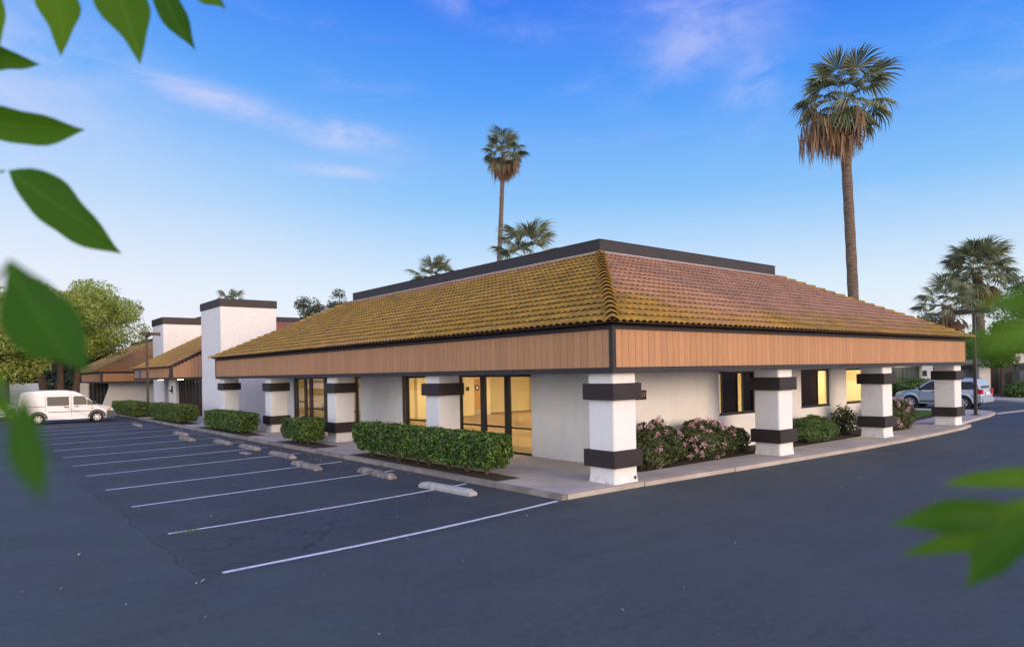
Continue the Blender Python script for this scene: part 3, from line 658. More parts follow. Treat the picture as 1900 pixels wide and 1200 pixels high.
for y, l in zip(YL, ('white column behind the long hedge, in front of the lit storefront', 'white column between the small round hedge and the long hedge', 'white column just left of the small round hedge', 'leftmost white column, half hidden behind a hedge by the tower')): column(0, y, l)
for x, l in zip(XR, ('white column in the shrub bed, second from the corner', 'white column right of the round green shrub', 'last white column at the right end, with the silver SUV behind it')): column(x, 0, l)

# ------------------------------------------------------------------ TOWER
def box_tower(x0, x1, y0, y1, z1, zt, label, nm='stucco_tower'):
    t = empty(nm, ((x0 + x1) / 2, (y0 + y1) / 2, 0)); tag(t, label, 'tower')
    ox, oy = (x0 + x1) / 2, (y0 + y1) / 2
    MB().box(x0 - ox, x1 - ox, y0 - oy, y1 - oy, 0, z1).build('wall', m_stucco_rough, t)
    MB().bbox(x0 - ox - .05, x1 - ox + .05, y0 - oy - .05, y1 - oy + .05, z1 - .05, zt, .01).build('coping', m_brown, t); return t
box_tower(.85, 3.95, 29.6, 33.3, 6.48, 6.86, 'tall white stucco tower with brown coping at the left end of the tiled roof')
box_tower(1.95, 5.6, 47.6, 56.3 - 5.2, 6.72, 7.2, 'shorter distant white tower rising behind the lower shed roof')
wx = MB().box(0, 3.2, 0, .2, 0, 2.45).build('stucco_wall', m_stucco_rough, loc=(3.96, 29.62, 0)); tag(wx, 'rough white wall to the right of the tower, under the eave', 'wall')

# ------------------------------------------------------------------ MIDDLE WING (shed roof) and FAR BUILDING
def far_tiles(mb, O, ax, ay, w, l, nx, ny, clip=None):
    """joined courses of rolled tiles on a distant slope; ax across, ay up-slope (unit vectors)"""
    az_ = ax.cross(ay)
    for r in range(ny):
        y0 = l * r / ny; y1 = l * (r + 1) / ny + .05
        for i in range(nx):
            x0 = w * i / nx; x1 = w * (i + 1) / nx
            if clip and not clip((x0 + x1) / 2, (y0 + y1) / 2): continue
            h = .05; v = []
            for (yy, lo) in ((y0, .035), (y1, .0)):
                for t in (0, .25, .5, .75, 1): v.append(O + ax * lerp(x0, x1, t) + ay * yy + az_ * (lo + h * math.sin(math.pi * t)))
            v += [q - az_ * .035 for q in v[:5]]
            mb.add(v, [(k, k + 1, 6 + k, 5 + k) for k in range(4)] + [(10 + k, 11 + k, k + 1, k) for k in range(4)])
mw = empty('shed_roof_wing', (3, 42, 0)); tag(mw, 'lower wing with mossy shed roof, tan fascia and dark glass storefront beside the tower', 'building')
def wpart(par, off):
    def f(mb, name, m_, p=None):
        o = mb.build(name, m_, p or par)
        if p is None: o.location = off
        return o
    return f
mp = wpart(mw, (-3, -42, 0))
x0, y0, y1 = -.12, 36.7, 47.5; XE = 6.1; pitch = .51; sl = math.atan(pitch)
mp(MB().box(x0 + .03, XE, y0 + .1, y1, 2.44, 2.50), 'soffit', m_soffit)
ff = mp(MB().box(x0 + .04, x0 + .1, y0 + .1, y1, 2.46, 3.3), 'fascia', m_brown)
n = 50
me = MB().box(.005, .2085, 0, .02, 0, .62).mesh('board'); me.materials.append(m_board)
for i in range(n):
    o = bpy.data.objects.new('board', me); COL.objects.link(o); o.parent = ff; o.location = (x0 + .02, y1 - .12 - i * .2125, 2.57); o.rotation_euler = (0, 0, -math.pi / 2)
MB().box(x0, x0 + .05, y0, y1, 2.44, 2.565).box(x0 - .01, x0 + .05, y0, y1, 3.19, 3.31).box(x0 - .006, x0 + .05, y0 - .005, y0 + .14, 2.566, 3.189).box(x0 - .006, x0 + .05, y1 - .1, y1, 2.566, 3.189).build('trim_board', m_brown, ff)
# gable end: boards of growing height
for i in range(28):
    xa = x0 + .18 + i * .2125; h = 3.13 + (xa - x0) * pitch - 2.57
    MB().box(xa + .005, xa + .208, y0, y0 + .02, 2.57, 2.57 + h - .0).build('board', m_board, ff)
MB().box(x0 + .051, XE, y0 - .02, y0 + .05, 2.44, 2.565).box(x0 + .051, x0 + .175, y0 - .015, y0 + .05, 2.566, 3.2).build('trim_board', m_brown, ff)
g_ = MB(); zz = lambda x: 3.33 + (x - x0) * pitch
g_.add([(x0 - .1, y0 + .022, 2.5), (XE, y0 + .022, 2.5), (XE, y0 + .022, zz(XE) - .05), (x0, y0 + .022, zz(x0) - .05)], [(0, 1, 2, 3)])
mp(g_, 'gable_backing', m_brown)
rf = mp(MB().prism([(x0 - .15, 3.25), (8, zz(8) - .02), (8, zz(8) + .02), (x0 - .15, 3.29)], 0, 1), 'roof', m_deck)
rf.data = MB().add([(x0 - .15, y0 - .1, zz(x0 - .15)), (XE, y0 - .1, zz(XE)), (XE, y1 + .1, zz(XE)), (x0 - .15, y1 + .1, zz(x0 - .15)),
                    (x0 - .15, y0 - .1, zz(x0 - .15) - .05), (XE, y0 - .1, zz(XE) - .05), (XE, y1 + .1, zz(XE) - .05), (x0 - .15, y1 + .1, zz(x0 - .15) - .05)],
                   [(0, 1, 2, 3), (7, 6, 5, 4), (0, 4, 5, 1), (3, 2, 6, 7), (0, 3, 7, 4)]).mesh('roof'); rf.data.materials.append(m_deck)
tf = MB(); far_tiles(tf, Vector((x0 - .17, y1 + .1, zz(x0 - .17))), Vector((0, -1, 0)), Vector((math.cos(sl), 0, math.sin(sl))), y1 - y0 + .2, 7.1, 50, 18)
o = tf.build('roof_tile_field', m_tile_far, rf); o['kind'] = 'stuff'
hip_caps((x0 - .17, y0 - .06, zz(x0 - .17)), (6, y0 - .06, zz(6)), 19, rf, m_tile_farp, 'rake_tile', .13)
# recessed dark storefront and white pier
sf2 = mp(MB().box(1.50, 1.53, 36.2, 41.2, .1, .2).box(1.50, 1.58, 36.2, 41.2, 2.36, 2.46), 'storefront', m_framebr)
for i, y in enumerate((36.2, 36.9, 37.75, 38.55, 39.3, 40.1, 40.65, 41.15)): MB().box(1.46, 1.58, y, y + .12, .2, 2.36).build('mullion', m_framebr, sf2)
MB().box(1.52, 1.53, 36.2, 41.2, .2, 2.36).build('pane', m_carglass, sf2)
MB().box(1.49, 1.55, 36.2, 41.2, .78, .84).build('rail', m_framebr, sf2)
mp(MB().box(1.3, 1.6, 41.3, 43.4, 0, 2.44).box(1.6, 8, 41.2, 41.4, 0, 2.44).box(1.6, 8, 33.4, 36.2, 0, 2.44), 'wall', m_stucco_rough)
mp(MB().box(1.24, 1.29, 42.2, 42.4, 1.5, 2.0).box(1.12, 1.24, 42.16, 42.44, 1.62, 1.72), 'wall_sconce', m_black)
mp(MB().box(.4, .7, 42.0, 42.4, 2.41, 2.438), 'soffit_light', m_glow2); mp(MB().box(.5, .8, 37.3, 37.6, 2.41, 2.438), 'soffit_light', m_glow2)
m_blue = mat('blue_sign_paint', (.08, .22, .6), .5)
bs = MB().bbox(-.05, 0, 0, .35, 0, .52, .004).build('blade_sign', m_blue, loc=(x0 - .02, 45.2, 2.62)); tag(bs, 'small narrow blue sign fixed to the fascia of the lower wing', 'sign')
# middle building's upper roof and parapet, seen between the tower and the main roof
mb2 = empty('rear_roof_block', (20, 62, 0)); tag(mb2, 'distant red tiled roof with brown parapet showing between tower and main roof', 'building')
m2 = wpart(mb2, (-20, -62, 0))
m2(MB().bbox(8, 26, 59.4, 59.6, 7.98, 8.56, .01).box(8, 26, 59.6, 66, 7.9, 8.4), 'parapet', m_brown)
m2(MB().add([(8, 59.3, 7.95), (26, 59.3, 7.95), (28, 51, 3.7), (6, 51, 3.7)], [(3, 2, 1, 0)]), 'roof', m_deck)
m2(MB().box(7, 27, 52, 70, 0, 3.6), 'wall', m_stucco)
tf = MB(); far_tiles(tf, Vector((6, 51, 3.72)), Vector((1, 0, 0)), Vector((0, math.cos(R(27)), math.sin(R(27)))), 21, 9.4, 56, 24)
o = m2(tf, 'roof_tile_field', m_tile_red); o['kind'] = 'stuff'

# far building
fb = empty('far_building', (8, 72, 0)); tag(fb, 'farthest left building with hip tiled roof and battered white walls behind the van', 'building')
fp_ = wpart(fb, (-8, -72, 0)); bx, by = .17, 63.9; zs, zf = 2.2, 3.22
fa = fp_(MB().box(bx + .03, 14, by + .03, 84, zs, zf - .01), 'fascia', m_brown)
for i in range(56): 
    o = bpy.data.objects.new('board', me); COL.objects.link(o); o.parent = fa; o.location = (bx + .01, by + 12 - i * .2125, zs + .14); o.rotation_euler = (0, 0, -math.pi / 2); o.scale = (1, 1, 1.18)
for i in range(30):
    o = bpy.data.objects.new('board', me); COL.objects.link(o); o.parent = fa; o.location = (bx + .2 + i * .2125, by + .008, zs + .14); o.scale = (1, 1, 1.18)
MB().box(bx - .01, 14, by - .01, by + .05, zs - .01, zs + .13).box(bx - .01, bx + .05, by + .051, 84, zs - .01, zs + .13).box(bx - .03, 14, by - .03, by + .05, zf - .14, zf).box(bx - .03, bx + .05, by + .051, 84, zf - .14, zf)\
    .box(bx - .006, bx + .18, by - .006, by + .18, zs + .131, zf - .141).build('trim_board', m_brown, fa)
k = 6.2; ez = zf + .02
fr_ = fp_(MB().add([(bx - .2, by - .2, ez), (20, by - .2, ez), (20, 90, ez), (bx - .2, 90, ez), (bx + k, by + k, ez + .51 * k), (20, by + k, ez + .51 * k), (20, 84, ez + .51 * k), (bx + k, 84, ez + .51 * k)],
                   [(0, 1, 5, 4), (0, 4, 7, 3), (4, 5, 6, 7), (3, 7, 6, 2)]), 'roof', m_deck)
tf = MB(); cs, sn = math.cos(R(27)), math.sin(R(27))
far_tiles(tf, Vector((bx - .2, 84, ez)), Vector((0, -1, 0)), Vector((cs, 0, sn)), 20.3, k / cs + .2, 64, 18, lambda x, y: 20.3 - x > y * cs)
o = tf.build('roof_tile_field', m_tile_far, fr_); o['kind'] = 'stuff'
tf = MB(); far_tiles(tf, Vector((bx - .2, by - .2, ez)), Vector((1, 0, 0)), Vector((0, cs, sn)), 16, k / cs + .2, 52, 18, lambda x, y: x > y * cs)
o = tf.build('roof_tile_field', m_tile_farp, fr_); o['kind'] = 'stuff'
hip_caps((bx - .2, by - .2, ez), (bx + k, by + k, ez + .51 * k), 16, fr_, m_tile_farp)
fp_(MB().box(bx + k, bx + k + .2, by + k, 84, ez + .5 * k, ez + .5 * k + .55).box(bx + k + .2, 20, by + k, by + k + .2, ez + .5 * k, ez + .5 * k + .55), 'parapet', m_brown)
def batter(xb0, xb1, xt0, xt1, y, z1):   # wall whose side edges slope
    return MB().add([(xb0, y, 0), (xb1, y, 0), (xt1, y, z1), (xt0, y, z1), (xb0, y + .4, 0), (xb1, y + .4, 0), (xt1, y + .4, z1), (xt0, y + .4, z1)], [(0, 1, 2, 3), (5, 4, 7, 6), (0, 4, 5, 1), (1, 5, 6, 2), (2, 6, 7, 3), (3, 7, 4, 0)])
fp_(batter(.6, 7.5, 1.35, 7.5, 66, 2.2), 'wall', m_stucco); fp_(batter(-2.0, .0, -.9, .0, 68, 2.2), 'wall', m_stucco)
fp_(MB().box(1.3, 7.5, 66.5, 75, 0, 2.2), 'wall', m_stucco)
s3 = fp_(MB().box(-.3, 1.6, 67.2, 67.3, 0, 2.2), 'storefront', m_carglass)
for q in (-.05, .3, .6, .9, 1.2): MB().box(q, q + .07, 67.1, 67.19, 0, 2.2).build('mullion', m_framebr, s3)
fp_(MB().box(-6, -1.6, 76, 76.3, 0, 2.3), 'wall', m_stucco)

# ------------------------------------------------------------------ foliage helpers
def leaf_quads(P, size, rs, up_bias=0, aspect=.55, N=None):
    n = len(P); N = rs.normal(size=(n, 3)) if N is None else N + rs.normal(size=(n, 3)) * .7
    N[:, 2] += up_bias; N /= np.linalg.norm(N, axis=1)[:, None] + 1e-9
    a = np.cross(N, rs.normal(size=(n, 3))); a /= np.linalg.norm(a, axis=1)[:, None] + 1e-9; c = np.cross(N, a)
    s = (size * rs.uniform(.6, 1.3, n))[:, None]
    v = np.stack([P - a * s, P - c * s * aspect + N * s * .12, P + a * s, P + c * s * aspect + N * s * .12], 1).reshape(-1, 3)
    return v, np.arange(4 * n).reshape(-1, 4)
def vnoise(P, f, seed=0):
    s = seed * 1.7
    return (np.sin(P[:, 0] * f + s) * np.cos(P[:, 1] * f * 1.13 + s * 2) + np.sin(P[:, 2] * f * 1.31 + s + P[:, 0] * f * .7) * .6 + np.sin((P[:, 0] + P[:, 1] + P[:, 2]) * f * 2.1 + s) * .4) / 2
def hedge(x0, x1, y0, y1, z0, z1, n, label, size=.040, seed=1, m_=m_hedge, stems=6, group='clipped box hedges along the kerb', cat='hedge', ragged=.08, r=.075):
    rs = np.random.RandomState(seed); cx, cy = (x0 + x1) / 2, (y0 + y1) / 2
    root = empty(cat if cat == 'hedge' else 'hedge', (cx, cy, .1)); tag(root, label, cat, group)
    hx, hy, hz = (x1 - x0) / 2, (y1 - y0) / 2, (z1 - z0) / 2
    A = np.array([hy * hz, hy * hz, hx * hz, hx * hz, hx * hy, hx * hy * .5]); A = A / A.sum(); side = rs.choice(6, n, p=A)
    u = rs.uniform(-1, 1, (n, 3)); axis = side // 2; sgn = np.where(side % 2 == 0, -1, 1); sgn = np.where(axis == 2, -sgn, sgn)
    u[np.arange(n), axis] = sgn
    H = np.array([hx, hy, hz]); P = u * H
    # round the box edges, then ruffle
    rr = min(r, hx * .9, hz * .9); core = np.clip(P, -(H - rr), H - rr); D = P - core; L = np.linalg.norm(D, axis=1)[:, None] + 1e-9; N = D / L
    P = core + N * rr; depth = rs.exponential(.05, n)[:, None]; P = P - N * depth + N * (vnoise(P, 5, seed)[:, None] * ragged) + rs.normal(0, .012, (n, 3))
    stray = rs.rand(n) < .02; P[stray] += N[stray] * rs.uniform(.02, .09, (stray.sum(), 1))
    taper = np.clip((P[:, 2] + hz) / .35, 0, 1)[:, None]; P[:, :2] *= (.93 + .07 * taper)
    v, f = leaf_quads(P, size, rs, .2, N=N); v[:, 2] += (z0 + z1) / 2 - .1
    o = link('foliage', npmesh('foliage', v, f), m_, root); o['kind'] = 'stuff'
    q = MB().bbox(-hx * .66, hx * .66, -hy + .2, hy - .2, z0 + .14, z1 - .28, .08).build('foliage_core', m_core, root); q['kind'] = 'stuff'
    for i in range(stems):
        yy = lerp(-hy + .25, hy - .25, (i + .5) / stems) + rs.uniform(-.1, .1); xx = rs.uniform(-.1, .1)
        sm = MB()
        for j in range(6): sm.tube([(xx + rs.uniform(-.04, .04), yy + rs.uniform(-.04, .04), -.02), (xx + rs.uniform(-.07, .07), yy + rs.uniform(-.09, .09), .12), (xx + rs.uniform(-.26, .26), yy + rs.uniform(-.34, .34), z0 + .25)], [.024, .016, .009], 5)
        sm.build('stem', m_hedgestem, root)
    return root
hedge(-1.42, -.72, 2.45, 9.2, .28, 1.08, 46000, 'long clipped hedge nearest the corner column, beside the newest wheel stop', seed=1, stems=8)
hedge(-1.40, -.55, 13.0, 14.95, .28, .98, 12000, 'small cube-shaped hedge standing alone between two columns', seed=2, stems=3, ragged=.07)
hedge(-1.40, -.55, 19.6, 24.9, .22, .95, 20000, 'hedge in front of the tower and the leftmost column', seed=3, stems=4, size=.036, ragged=.07)
hedge(-1.45, -.45, 29.2, 36.0, .2, 1.05, 18000, 'hedge at the foot of the left lamp post', seed=4, stems=4, size=.045, m_=m_hedge2)
hedge(-1.9, -.8, 38.3, 45.5, .2, 1.0, 14000, 'farthest hedge just ahead of the white van nose', seed=5, stems=4, size=.05, m_=m_hedge2)

def shrub(x, y, rx, ry, h, n, label, m_, seed, flowers=0, size=.04, group=None, cat='shrub', ragged=.1, fm=None, name='shrub', z=.09, sparse=0, clump=26):
    rs = np.random.RandomState(seed); root = empty(name, (x, y, z)); tag(root, label, cat, group)
    d = rs.normal(size=(n, 3)); d /= np.linalg.norm(d, axis=1)[:, None]; d[:, 2] = np.abs(d[:, 2]) * np.where(rs.rand(n) < .68, 1, -.7)
    k = 1 + vnoise(d * 3, 1.9, seed)[:, None] * .22 + vnoise(d * 9, 1.5, seed + 3)[:, None] * .08
    rad = k * (1 - rs.exponential(.09 + sparse, n)[:, None]); P = d * rad * np.array([rx, ry, h * .62]); P[:, 2] += h * .38; P[:, 2] = np.maximum(P[:, 2], .03)
    v, f = leaf_quads(P, size, rs, .2, N=d.copy()); o = link('foliage', npmesh('foliage', v, f), m_, root); o['kind'] = 'stuff'
    if not sparse:
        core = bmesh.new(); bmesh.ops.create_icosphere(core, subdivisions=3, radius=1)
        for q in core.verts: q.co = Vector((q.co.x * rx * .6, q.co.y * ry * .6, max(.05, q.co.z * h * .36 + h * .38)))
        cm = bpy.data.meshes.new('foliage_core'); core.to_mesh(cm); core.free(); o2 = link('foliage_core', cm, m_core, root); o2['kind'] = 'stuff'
    st = MB()
    for j in range(6): st.tube([(0, 0, -.02), (rs.uniform(-.1, .1), rs.uniform(-.1, .1), h * .3), (rs.uniform(-.6, .6) * rx, rs.uniform(-.6, .6) * ry, h * rs.uniform(.6, .9))], [.02, .014, .006], 5)
    st.build('stem', m_hedgestem, root)
    if flowers:
        sel = d[rs.choice(n, flowers)] + rs.normal(0, .03, (flowers, 3)); kk = 1.04 + vnoise(sel * 3, 1.9, seed)[:, None] * .22
        C = sel * kk * np.array([rx, ry, h * .62]); C[:, 2] += h * .38; C[:, 2] = np.maximum(C[:, 2], .08)
        for q in range(flowers):
            PP = C[q] + rs.normal(0, .038, (clump, 3)); v2, f2 = leaf_quads(PP, .024 if fm is None else .03, rs, .2, .8)
            fo = link('flower_cluster', npmesh('flower_cluster', v2, f2), fm or m_flower, root); fo['kind'] = 'stuff'
    return root
FG = 'flowering shrubs along the right wall'
shrub(2.75, 1.25, .92, .62, 1.06, 9000, 'dark leaved pink flowering shrub right beside the corner column', m_shrubdk, 11, 60, group=FG)
shrub(4.95, 1.35, 1.15, .62, .98, 9000, 'pink flowering shrub with heavy blossom on its left, under the first window', m_shrubdk, 12, 95, group=FG, ragged=.2)
shrub(6.75, 1.5, .5, .4, .72, 2500, 'small dark shrub tucked behind the second column', m_shrubdk, 13, 4)
shrub(10.9, 1.35, 1.25, .62, .80, 9000, 'round green shrub without flowers under the second window', m_shrubgr, 14, size=.038)
shrub(13.7, 1.6, .55, .4, 1.02, 1500, 'thin sparse shrub left of the third column', m_darktree, 15, size=.05, sparse=.25)
shrub(16.6, 1.05, 1.2, .55, 1.12, 9000, 'pink flowering shrub between the last two columns', m_shrubdk, 16, 48, group=FG)

# ------------------------------------------------------------------ trees
def tree(x, y, H, rx, ry, z_lo, n, size, m_, label, seed, clumps=40, trunk_r=.3, name='tree', trunks=1, bark=m_bark, cat='tree', gap=0, group=None, flat=1.0, spread=.3, cl=(.16, .26)):
    rs = np.random.RandomState(seed); root = empty(name, (x, y, 0)); tag(root, label, cat, group)
    cz = (H + z_lo) / 2; hz = (H - z_lo) / 2
    cs_ = []
    while len(cs_) < clumps:
        d = rs.normal(size=3); d /= np.linalg.norm(d); r_ = rs.uniform(.45, .88) if len(cs_) > clumps * .25 else rs.uniform(.1, .5)
        cs_.append((np.array([d[0] * rx * r_, d[1] * ry * r_, cz + d[2] * hz * r_]), rs.uniform(*cl)))
    PP, NN = [], []
    per = n // clumps; Rm = (rx + ry + 2 * hz) / 4
    for c, rr in cs_:
        d = rs.normal(size=(per, 3)); d /= np.linalg.norm(d, axis=1)[:, None]; rad = rr * Rm * 2 * (1 - rs.exponential(.16, per)[:, None]) * (1 + vnoise(d * 4, 1.3, seed + int(c[0] * 7))[:, None] * .25)
        PP.append(c + d * rad * np.array([1, 1, .72 * flat])); NN.append(d)
    P = np.concatenate(PP); N = np.concatenate(NN); v, f = leaf_quads(P, size, rs, .3, N=N)
    o = link('crown', npmesh('crown', v, f), m_, root); o['kind'] = 'stuff'
    tk = MB()
    for t in range(trunks):
        bx_ = (t - (trunks - 1) / 2) * trunk_r * 3; lean = rs.uniform(-.12, .12) + bx_ * .18
        zt = z_lo + hz * .5
        tk.tube([(bx_, 0, -.1), (bx_ + lean, lean, zt * .35), (bx_ + lean * 2.6, -lean, zt)], [trunk_r * 1.15, trunk_r * .85, trunk_r * .45], 10)
    tr = tk.build('trunk', bark, root)
    lb = MB()
    for c, rr in cs_[::max(1, len(cs_) // 12)]:
        p0 = Vector((0, 0, z_lo * .8 + .3)); p1 = Vector(c); mid = p0.lerp(p1, .5) + Vector((rs.uniform(-.3, .3), rs.uniform(-.3, .3), .2)); lb.tube([p0, mid, p1], [trunk_r * .5, trunk_r * .3, trunk_r * .08], 6)
    lb.build('limb', bark, root); return root
tree(-3.2, 62.0, 11.3, 6.9, 6, 4.2, 90000, .115, m_camphor, 'large rounded golden-green tree rising behind the white van', 21, 110, .34, trunks=3, cl=(.10, .17))
tree(-8.6, 54.0, 9.6, 4.6, 5, 2.2, 36000, .12, m_camphor, 'golden-green tree at the left edge behind the big near leaf', 22, 60, .28, trunks=2, cl=(.12, .2))
tree(1.6, 92.0, 8.8, 5.0, 4, 2.5, 12000, .17, m_darktree, 'dark green tree showing between the big tree and the far hip roof', 23, 26, .25)
for i, (x, y, H, r, l) in enumerate(((-14, 82, 7.5, 7, 'dark evergreen mass at the far left edge'), (-5, 84, 6.5, 6, 'dark evergreen directly behind the trunks of the big tree'), (-1.5, 79, 4.0, 2.6, 'low dark tree behind the far building corner'))):
    tree(x, y, H, r, 4, .3, 9000, .2, m_darktree, l, 30 + i, 26, .25)
tree(14.3, 49.0, 10.0, 1.7, 1.6, 4.5, 5500, .085, m_euc, 'wispy grey-green tree top left of the parapet, above the roof edge', 24, 26, .16, cl=(.10, .2))
tree(16.5, 47.5, 10.7, 2.3, 1.6, 4.5, 8500, .085, m_euc, 'taller wispy tree top touching the left end of the parapet', 25, 30, .18, cl=(.10, .2))
tree(50.5, 6.9, 5.9, 3.6, 3, 2.2, 17000, .085, m_greentree, 'bright green spreading tree in front of the far right building', 26, 34, .13, cl=(.13, .22), flat=.7)
tree(58, 1.5, 7.2, 4.2, 4, 2.0, 14000, .10, m_greentree, 'green tree at the right edge behind the near leaves', 27, 34, .16)
tree(78, 20.8, 10.0, 2.4, 3, 3.5, 3000, .15, m_euc, 'thin dark tree behind the shorter palm on the right', 28, 22, .2, cl=(.1, .2))
tree(84, 13.8, 13.5, 3.6, 3.6, 4, 6500, .16, m_euc, 'tall airy dark tree behind the lamp post at right', 29, 34, .25, cl=(.09, .16))
tree(88, 8.5, 12.0, 3.2, 3, 4, 5000, .16, m_euc, 'airy dark tree at the far right edge', 33, 28, .22, cl=(.09, .16))
tree(66, 14, 5.6, 3.5, 3, 2.0, 8000, .11, m_greentree, 'green tree behind the right building, left of the palms', 34, 24, .16)

# ------------------------------------------------------------------ palms
def frond_mesh(kind, seed, size=1.0):
    rs = np.random.RandomState(seed); v, f = [], []
    dead = kind == 'dead'; Lp = (1.2 if not dead else .9) * size; Rf = (1.08 if not dead else 1.2) * size; sag = rs.uniform(.10, .42)
    # petiole
    w = .022 * size
    pet = [(0, -w, 0), (0, w, 0), (0, 0, -w * 1.3), (Lp, -w * .5, 0), (Lp, w * .5, 0), (Lp, 0, -w * .6)]
    f += [(0, 1, 4, 3), (1, 2, 5, 4), (2, 0, 3, 5)]; v += pet
    n = 30 if not dead else 20; span = R(118) if not dead else R(42)
    for i in range(n):
        t = -1 + 2 * (i + .5) / n; a = t * span + rs.normal(0, .03 if not dead else .12); da = span / n * (1.02 if not dead else .55)
        rl = Rf * (1 - .28 * abs(t) ** 1.6) * rs.uniform(.86, 1.06)
        r1 = rl * (.52 if not dead else .3); droop = (sag if not dead else .2) + rs.uniform(0, .14); fold = .03 * (1 if i % 2 else -1)
        cup = -.22 * (abs(t) ** 1.5) if not dead else -.3 * rs.rand()
        c, s = math.cos(a), math.sin(a); b_ = len(v)
        def pt(r, off, dz): return (Lp + r * math.cos(a + off), r * math.sin(a + off), dz)
        v += [(Lp - .02, 0, 0), pt(r1, -da, cup * r1 * .5 - fold), pt(r1, 0, cup * r1 * .5 + fold), pt(r1, da, cup * r1 * .5 - fold),
              pt(rl * .8, -da * .45, cup * rl * .6 - droop * .35), pt(rl * .8, da * .45, cup * rl * .6 - droop * .35 - .01), pt(rl, 0, cup * rl - droop - (.1 if dead else 0))]
        f += [(b_, b_ + 1, b_ + 2), (b_, b_ + 2, b_ + 3), (b_ + 1, b_ + 4, b_ + 2), (b_ + 2, b_ + 4, b_ + 5), (b_ + 2, b_ + 5, b_ + 3), (b_ + 4, b_ + 6, b_ + 5)]
    me = bpy.data.meshes.new('frond'); me.from_pydata([tuple(q) for q in v], [], f); me.materials.append(m_palmdead if dead else m_palm); me.update(); return me
GREEN = [frond_mesh('green', 50 + i) for i in range(6)]; DEAD = [frond_mesh('dead', 60 + i) for i in range(3)]
# stringy hanging strands of a dead frond
def strand_mesh(seed):
    rs = np.random.RandomState(seed); v, f = [], []
    for i in range(16):
        x, y = rs.normal(0, .16), rs.normal(0, .16); L = rs.uniform(.5, 1.5); w = rs.uniform(.012, .03); a = rs.uniform(0, 3.14); b_ = len(v); ca, sa = math.cos(a) * w, math.sin(a) * w
        z = rs.uniform(-.1, .2); m1 = (rs.normal(0, .05), rs.normal(0, .05))
        v += [(x - ca, y - sa, z), (x + ca, y + sa, z), (x + m1[0] + ca * 1.3, y + m1[1] + sa, z - L * .55), (x + m1[0] - ca * 1.3, y + m1[1] - sa, z - L * .55), (x + m1[0] * 2, y + m1[1] * 2, z - L)]
        f += [(b_, b_ + 1, b_ + 2, b_ + 3), (b_ + 3, b_ + 2, b_ + 4)]
    me = bpy.data.meshes.new('hanging_strands'); me.from_pydata(v, [], f); me.materials.append(m_palmdead); me.update(); return me
STR = [strand_mesh(70 + i) for i in range(3)]
def palm(base, top, r0, r1, sc, ngreen, ndead, label, seed, strands=0, el_hi=80, el_lo=-38, rough=0, sdir=None, cat='palm tree', dead_lo=-82, dead_hi=-48):
    rs = random.Random(seed); base = Vector(base); top = Vector(top); root = empty('palm_tree', base); tag(root, label, cat)
    T = top - base; mid = T * .5 + Vector((T.z * .006, -T.z * .004, 0)); pts = []; rad = []
    N_ = 26
    for i in range(N_ + 1):
        t = i / N_; p = (1 - t) ** 2 * Vector((0, 0, 0)) + 2 * t * (1 - t) * mid + t * t * T; pts.append(p); rad.append(lerp(r0, r1, t) * (1.25 if i == 0 else 1) * (1 + (.04 if i % 2 else -.02)))
    MB().tube(pts, rad, 12).build('trunk', m_palmtrunk, root)
    if rough:      # old leaf-base boots criss-crossing the trunk
        bt = MB(); nb_ = int(T.z * rough)
        for i in range(nb_):
            t = .02 + .93 * i / nb_; a = i * 2.4; p = (1 - t) ** 2 * Vector((0, 0, 0)) + 2 * t * (1 - t) * mid + t * t * T; rr = lerp(r0, r1, t); o_ = Vector((math.cos(a), math.sin(a), 0)); sd_ = Vector((-o_.y, o_.x, 0))
            bt.add([p + o_ * rr * .8 - sd_ * .09, p + o_ * rr * .8 + sd_ * .09, p + o_ * (rr + .13) + Vector((0, 0, .24)) + sd_ * .03, p + o_ * (rr + .13) + Vector((0, 0, .24)) - sd_ * .03, p + o_ * rr * .7 + Vector((0, 0, .22))], [(0, 1, 2, 3), (3, 2, 4), (0, 3, 4), (1, 4, 2)])
        bt.build('leaf_boots', m_bark, root)
    def put(me, a, e, h, s, nm, roll=0):
        o = bpy.data.objects.new(nm, me); COL.objects.link(o); o.parent = root
        o.matrix_local = Matrix.Translation(T + Vector((math.cos(a) * r1 * .6, math.sin(a) * r1 * .6, h))) @ Matrix.Rotation(a, 4, 'Z') @ Matrix.Rotation(-e, 4, 'Y') @ Matrix.Rotation(roll, 4, 'X') @ Matrix.Scale(s, 4); return o
    for i in range(ngreen):
        t = i / max(1, ngreen - 1); e = R(lerp(el_hi, el_lo, t ** .85)) + rs.uniform(-.22, .22)
        put(rs.choice(GREEN), i * 2.39996 + rs.uniform(-.25, .25), e, .25 - .35 * t, sc * rs.uniform(.85, 1.12) * (1 if i > 3 else .85), 'frond', rs.uniform(-.4, .4))
    for i in range(ndead):
        t = (i + .5) / ndead; put(rs.choice(DEAD), i * 2.39996 * 1.1 + rs.uniform(-.3, .3), R(lerp(dead_hi, dead_lo, t)) + rs.uniform(-.1, .1), -.25 - .55 * t * sc, sc * rs.uniform(.8, 1.1), 'dead_frond', rs.uniform(-.6, .6))
    for i in range(strands):
        a = (sdir if sdir is not None and rs.random() < .8 else rs.uniform(0, 6.28)) + rs.uniform(-.8, .8); r_ = sc * rs.uniform(.5, 1.9)
        o = bpy.data.objects.new('hanging_strands', rs.choice(STR)); COL.objects.link(o); o.parent = root
        o.location = T + Vector((math.cos(a) * r_, math.sin(a) * r_, -sc * rs.uniform(.7, 1.9))); o.scale = (sc,) * 3; o.rotation_euler = (0, 0, rs.uniform(0, 6))
    return root
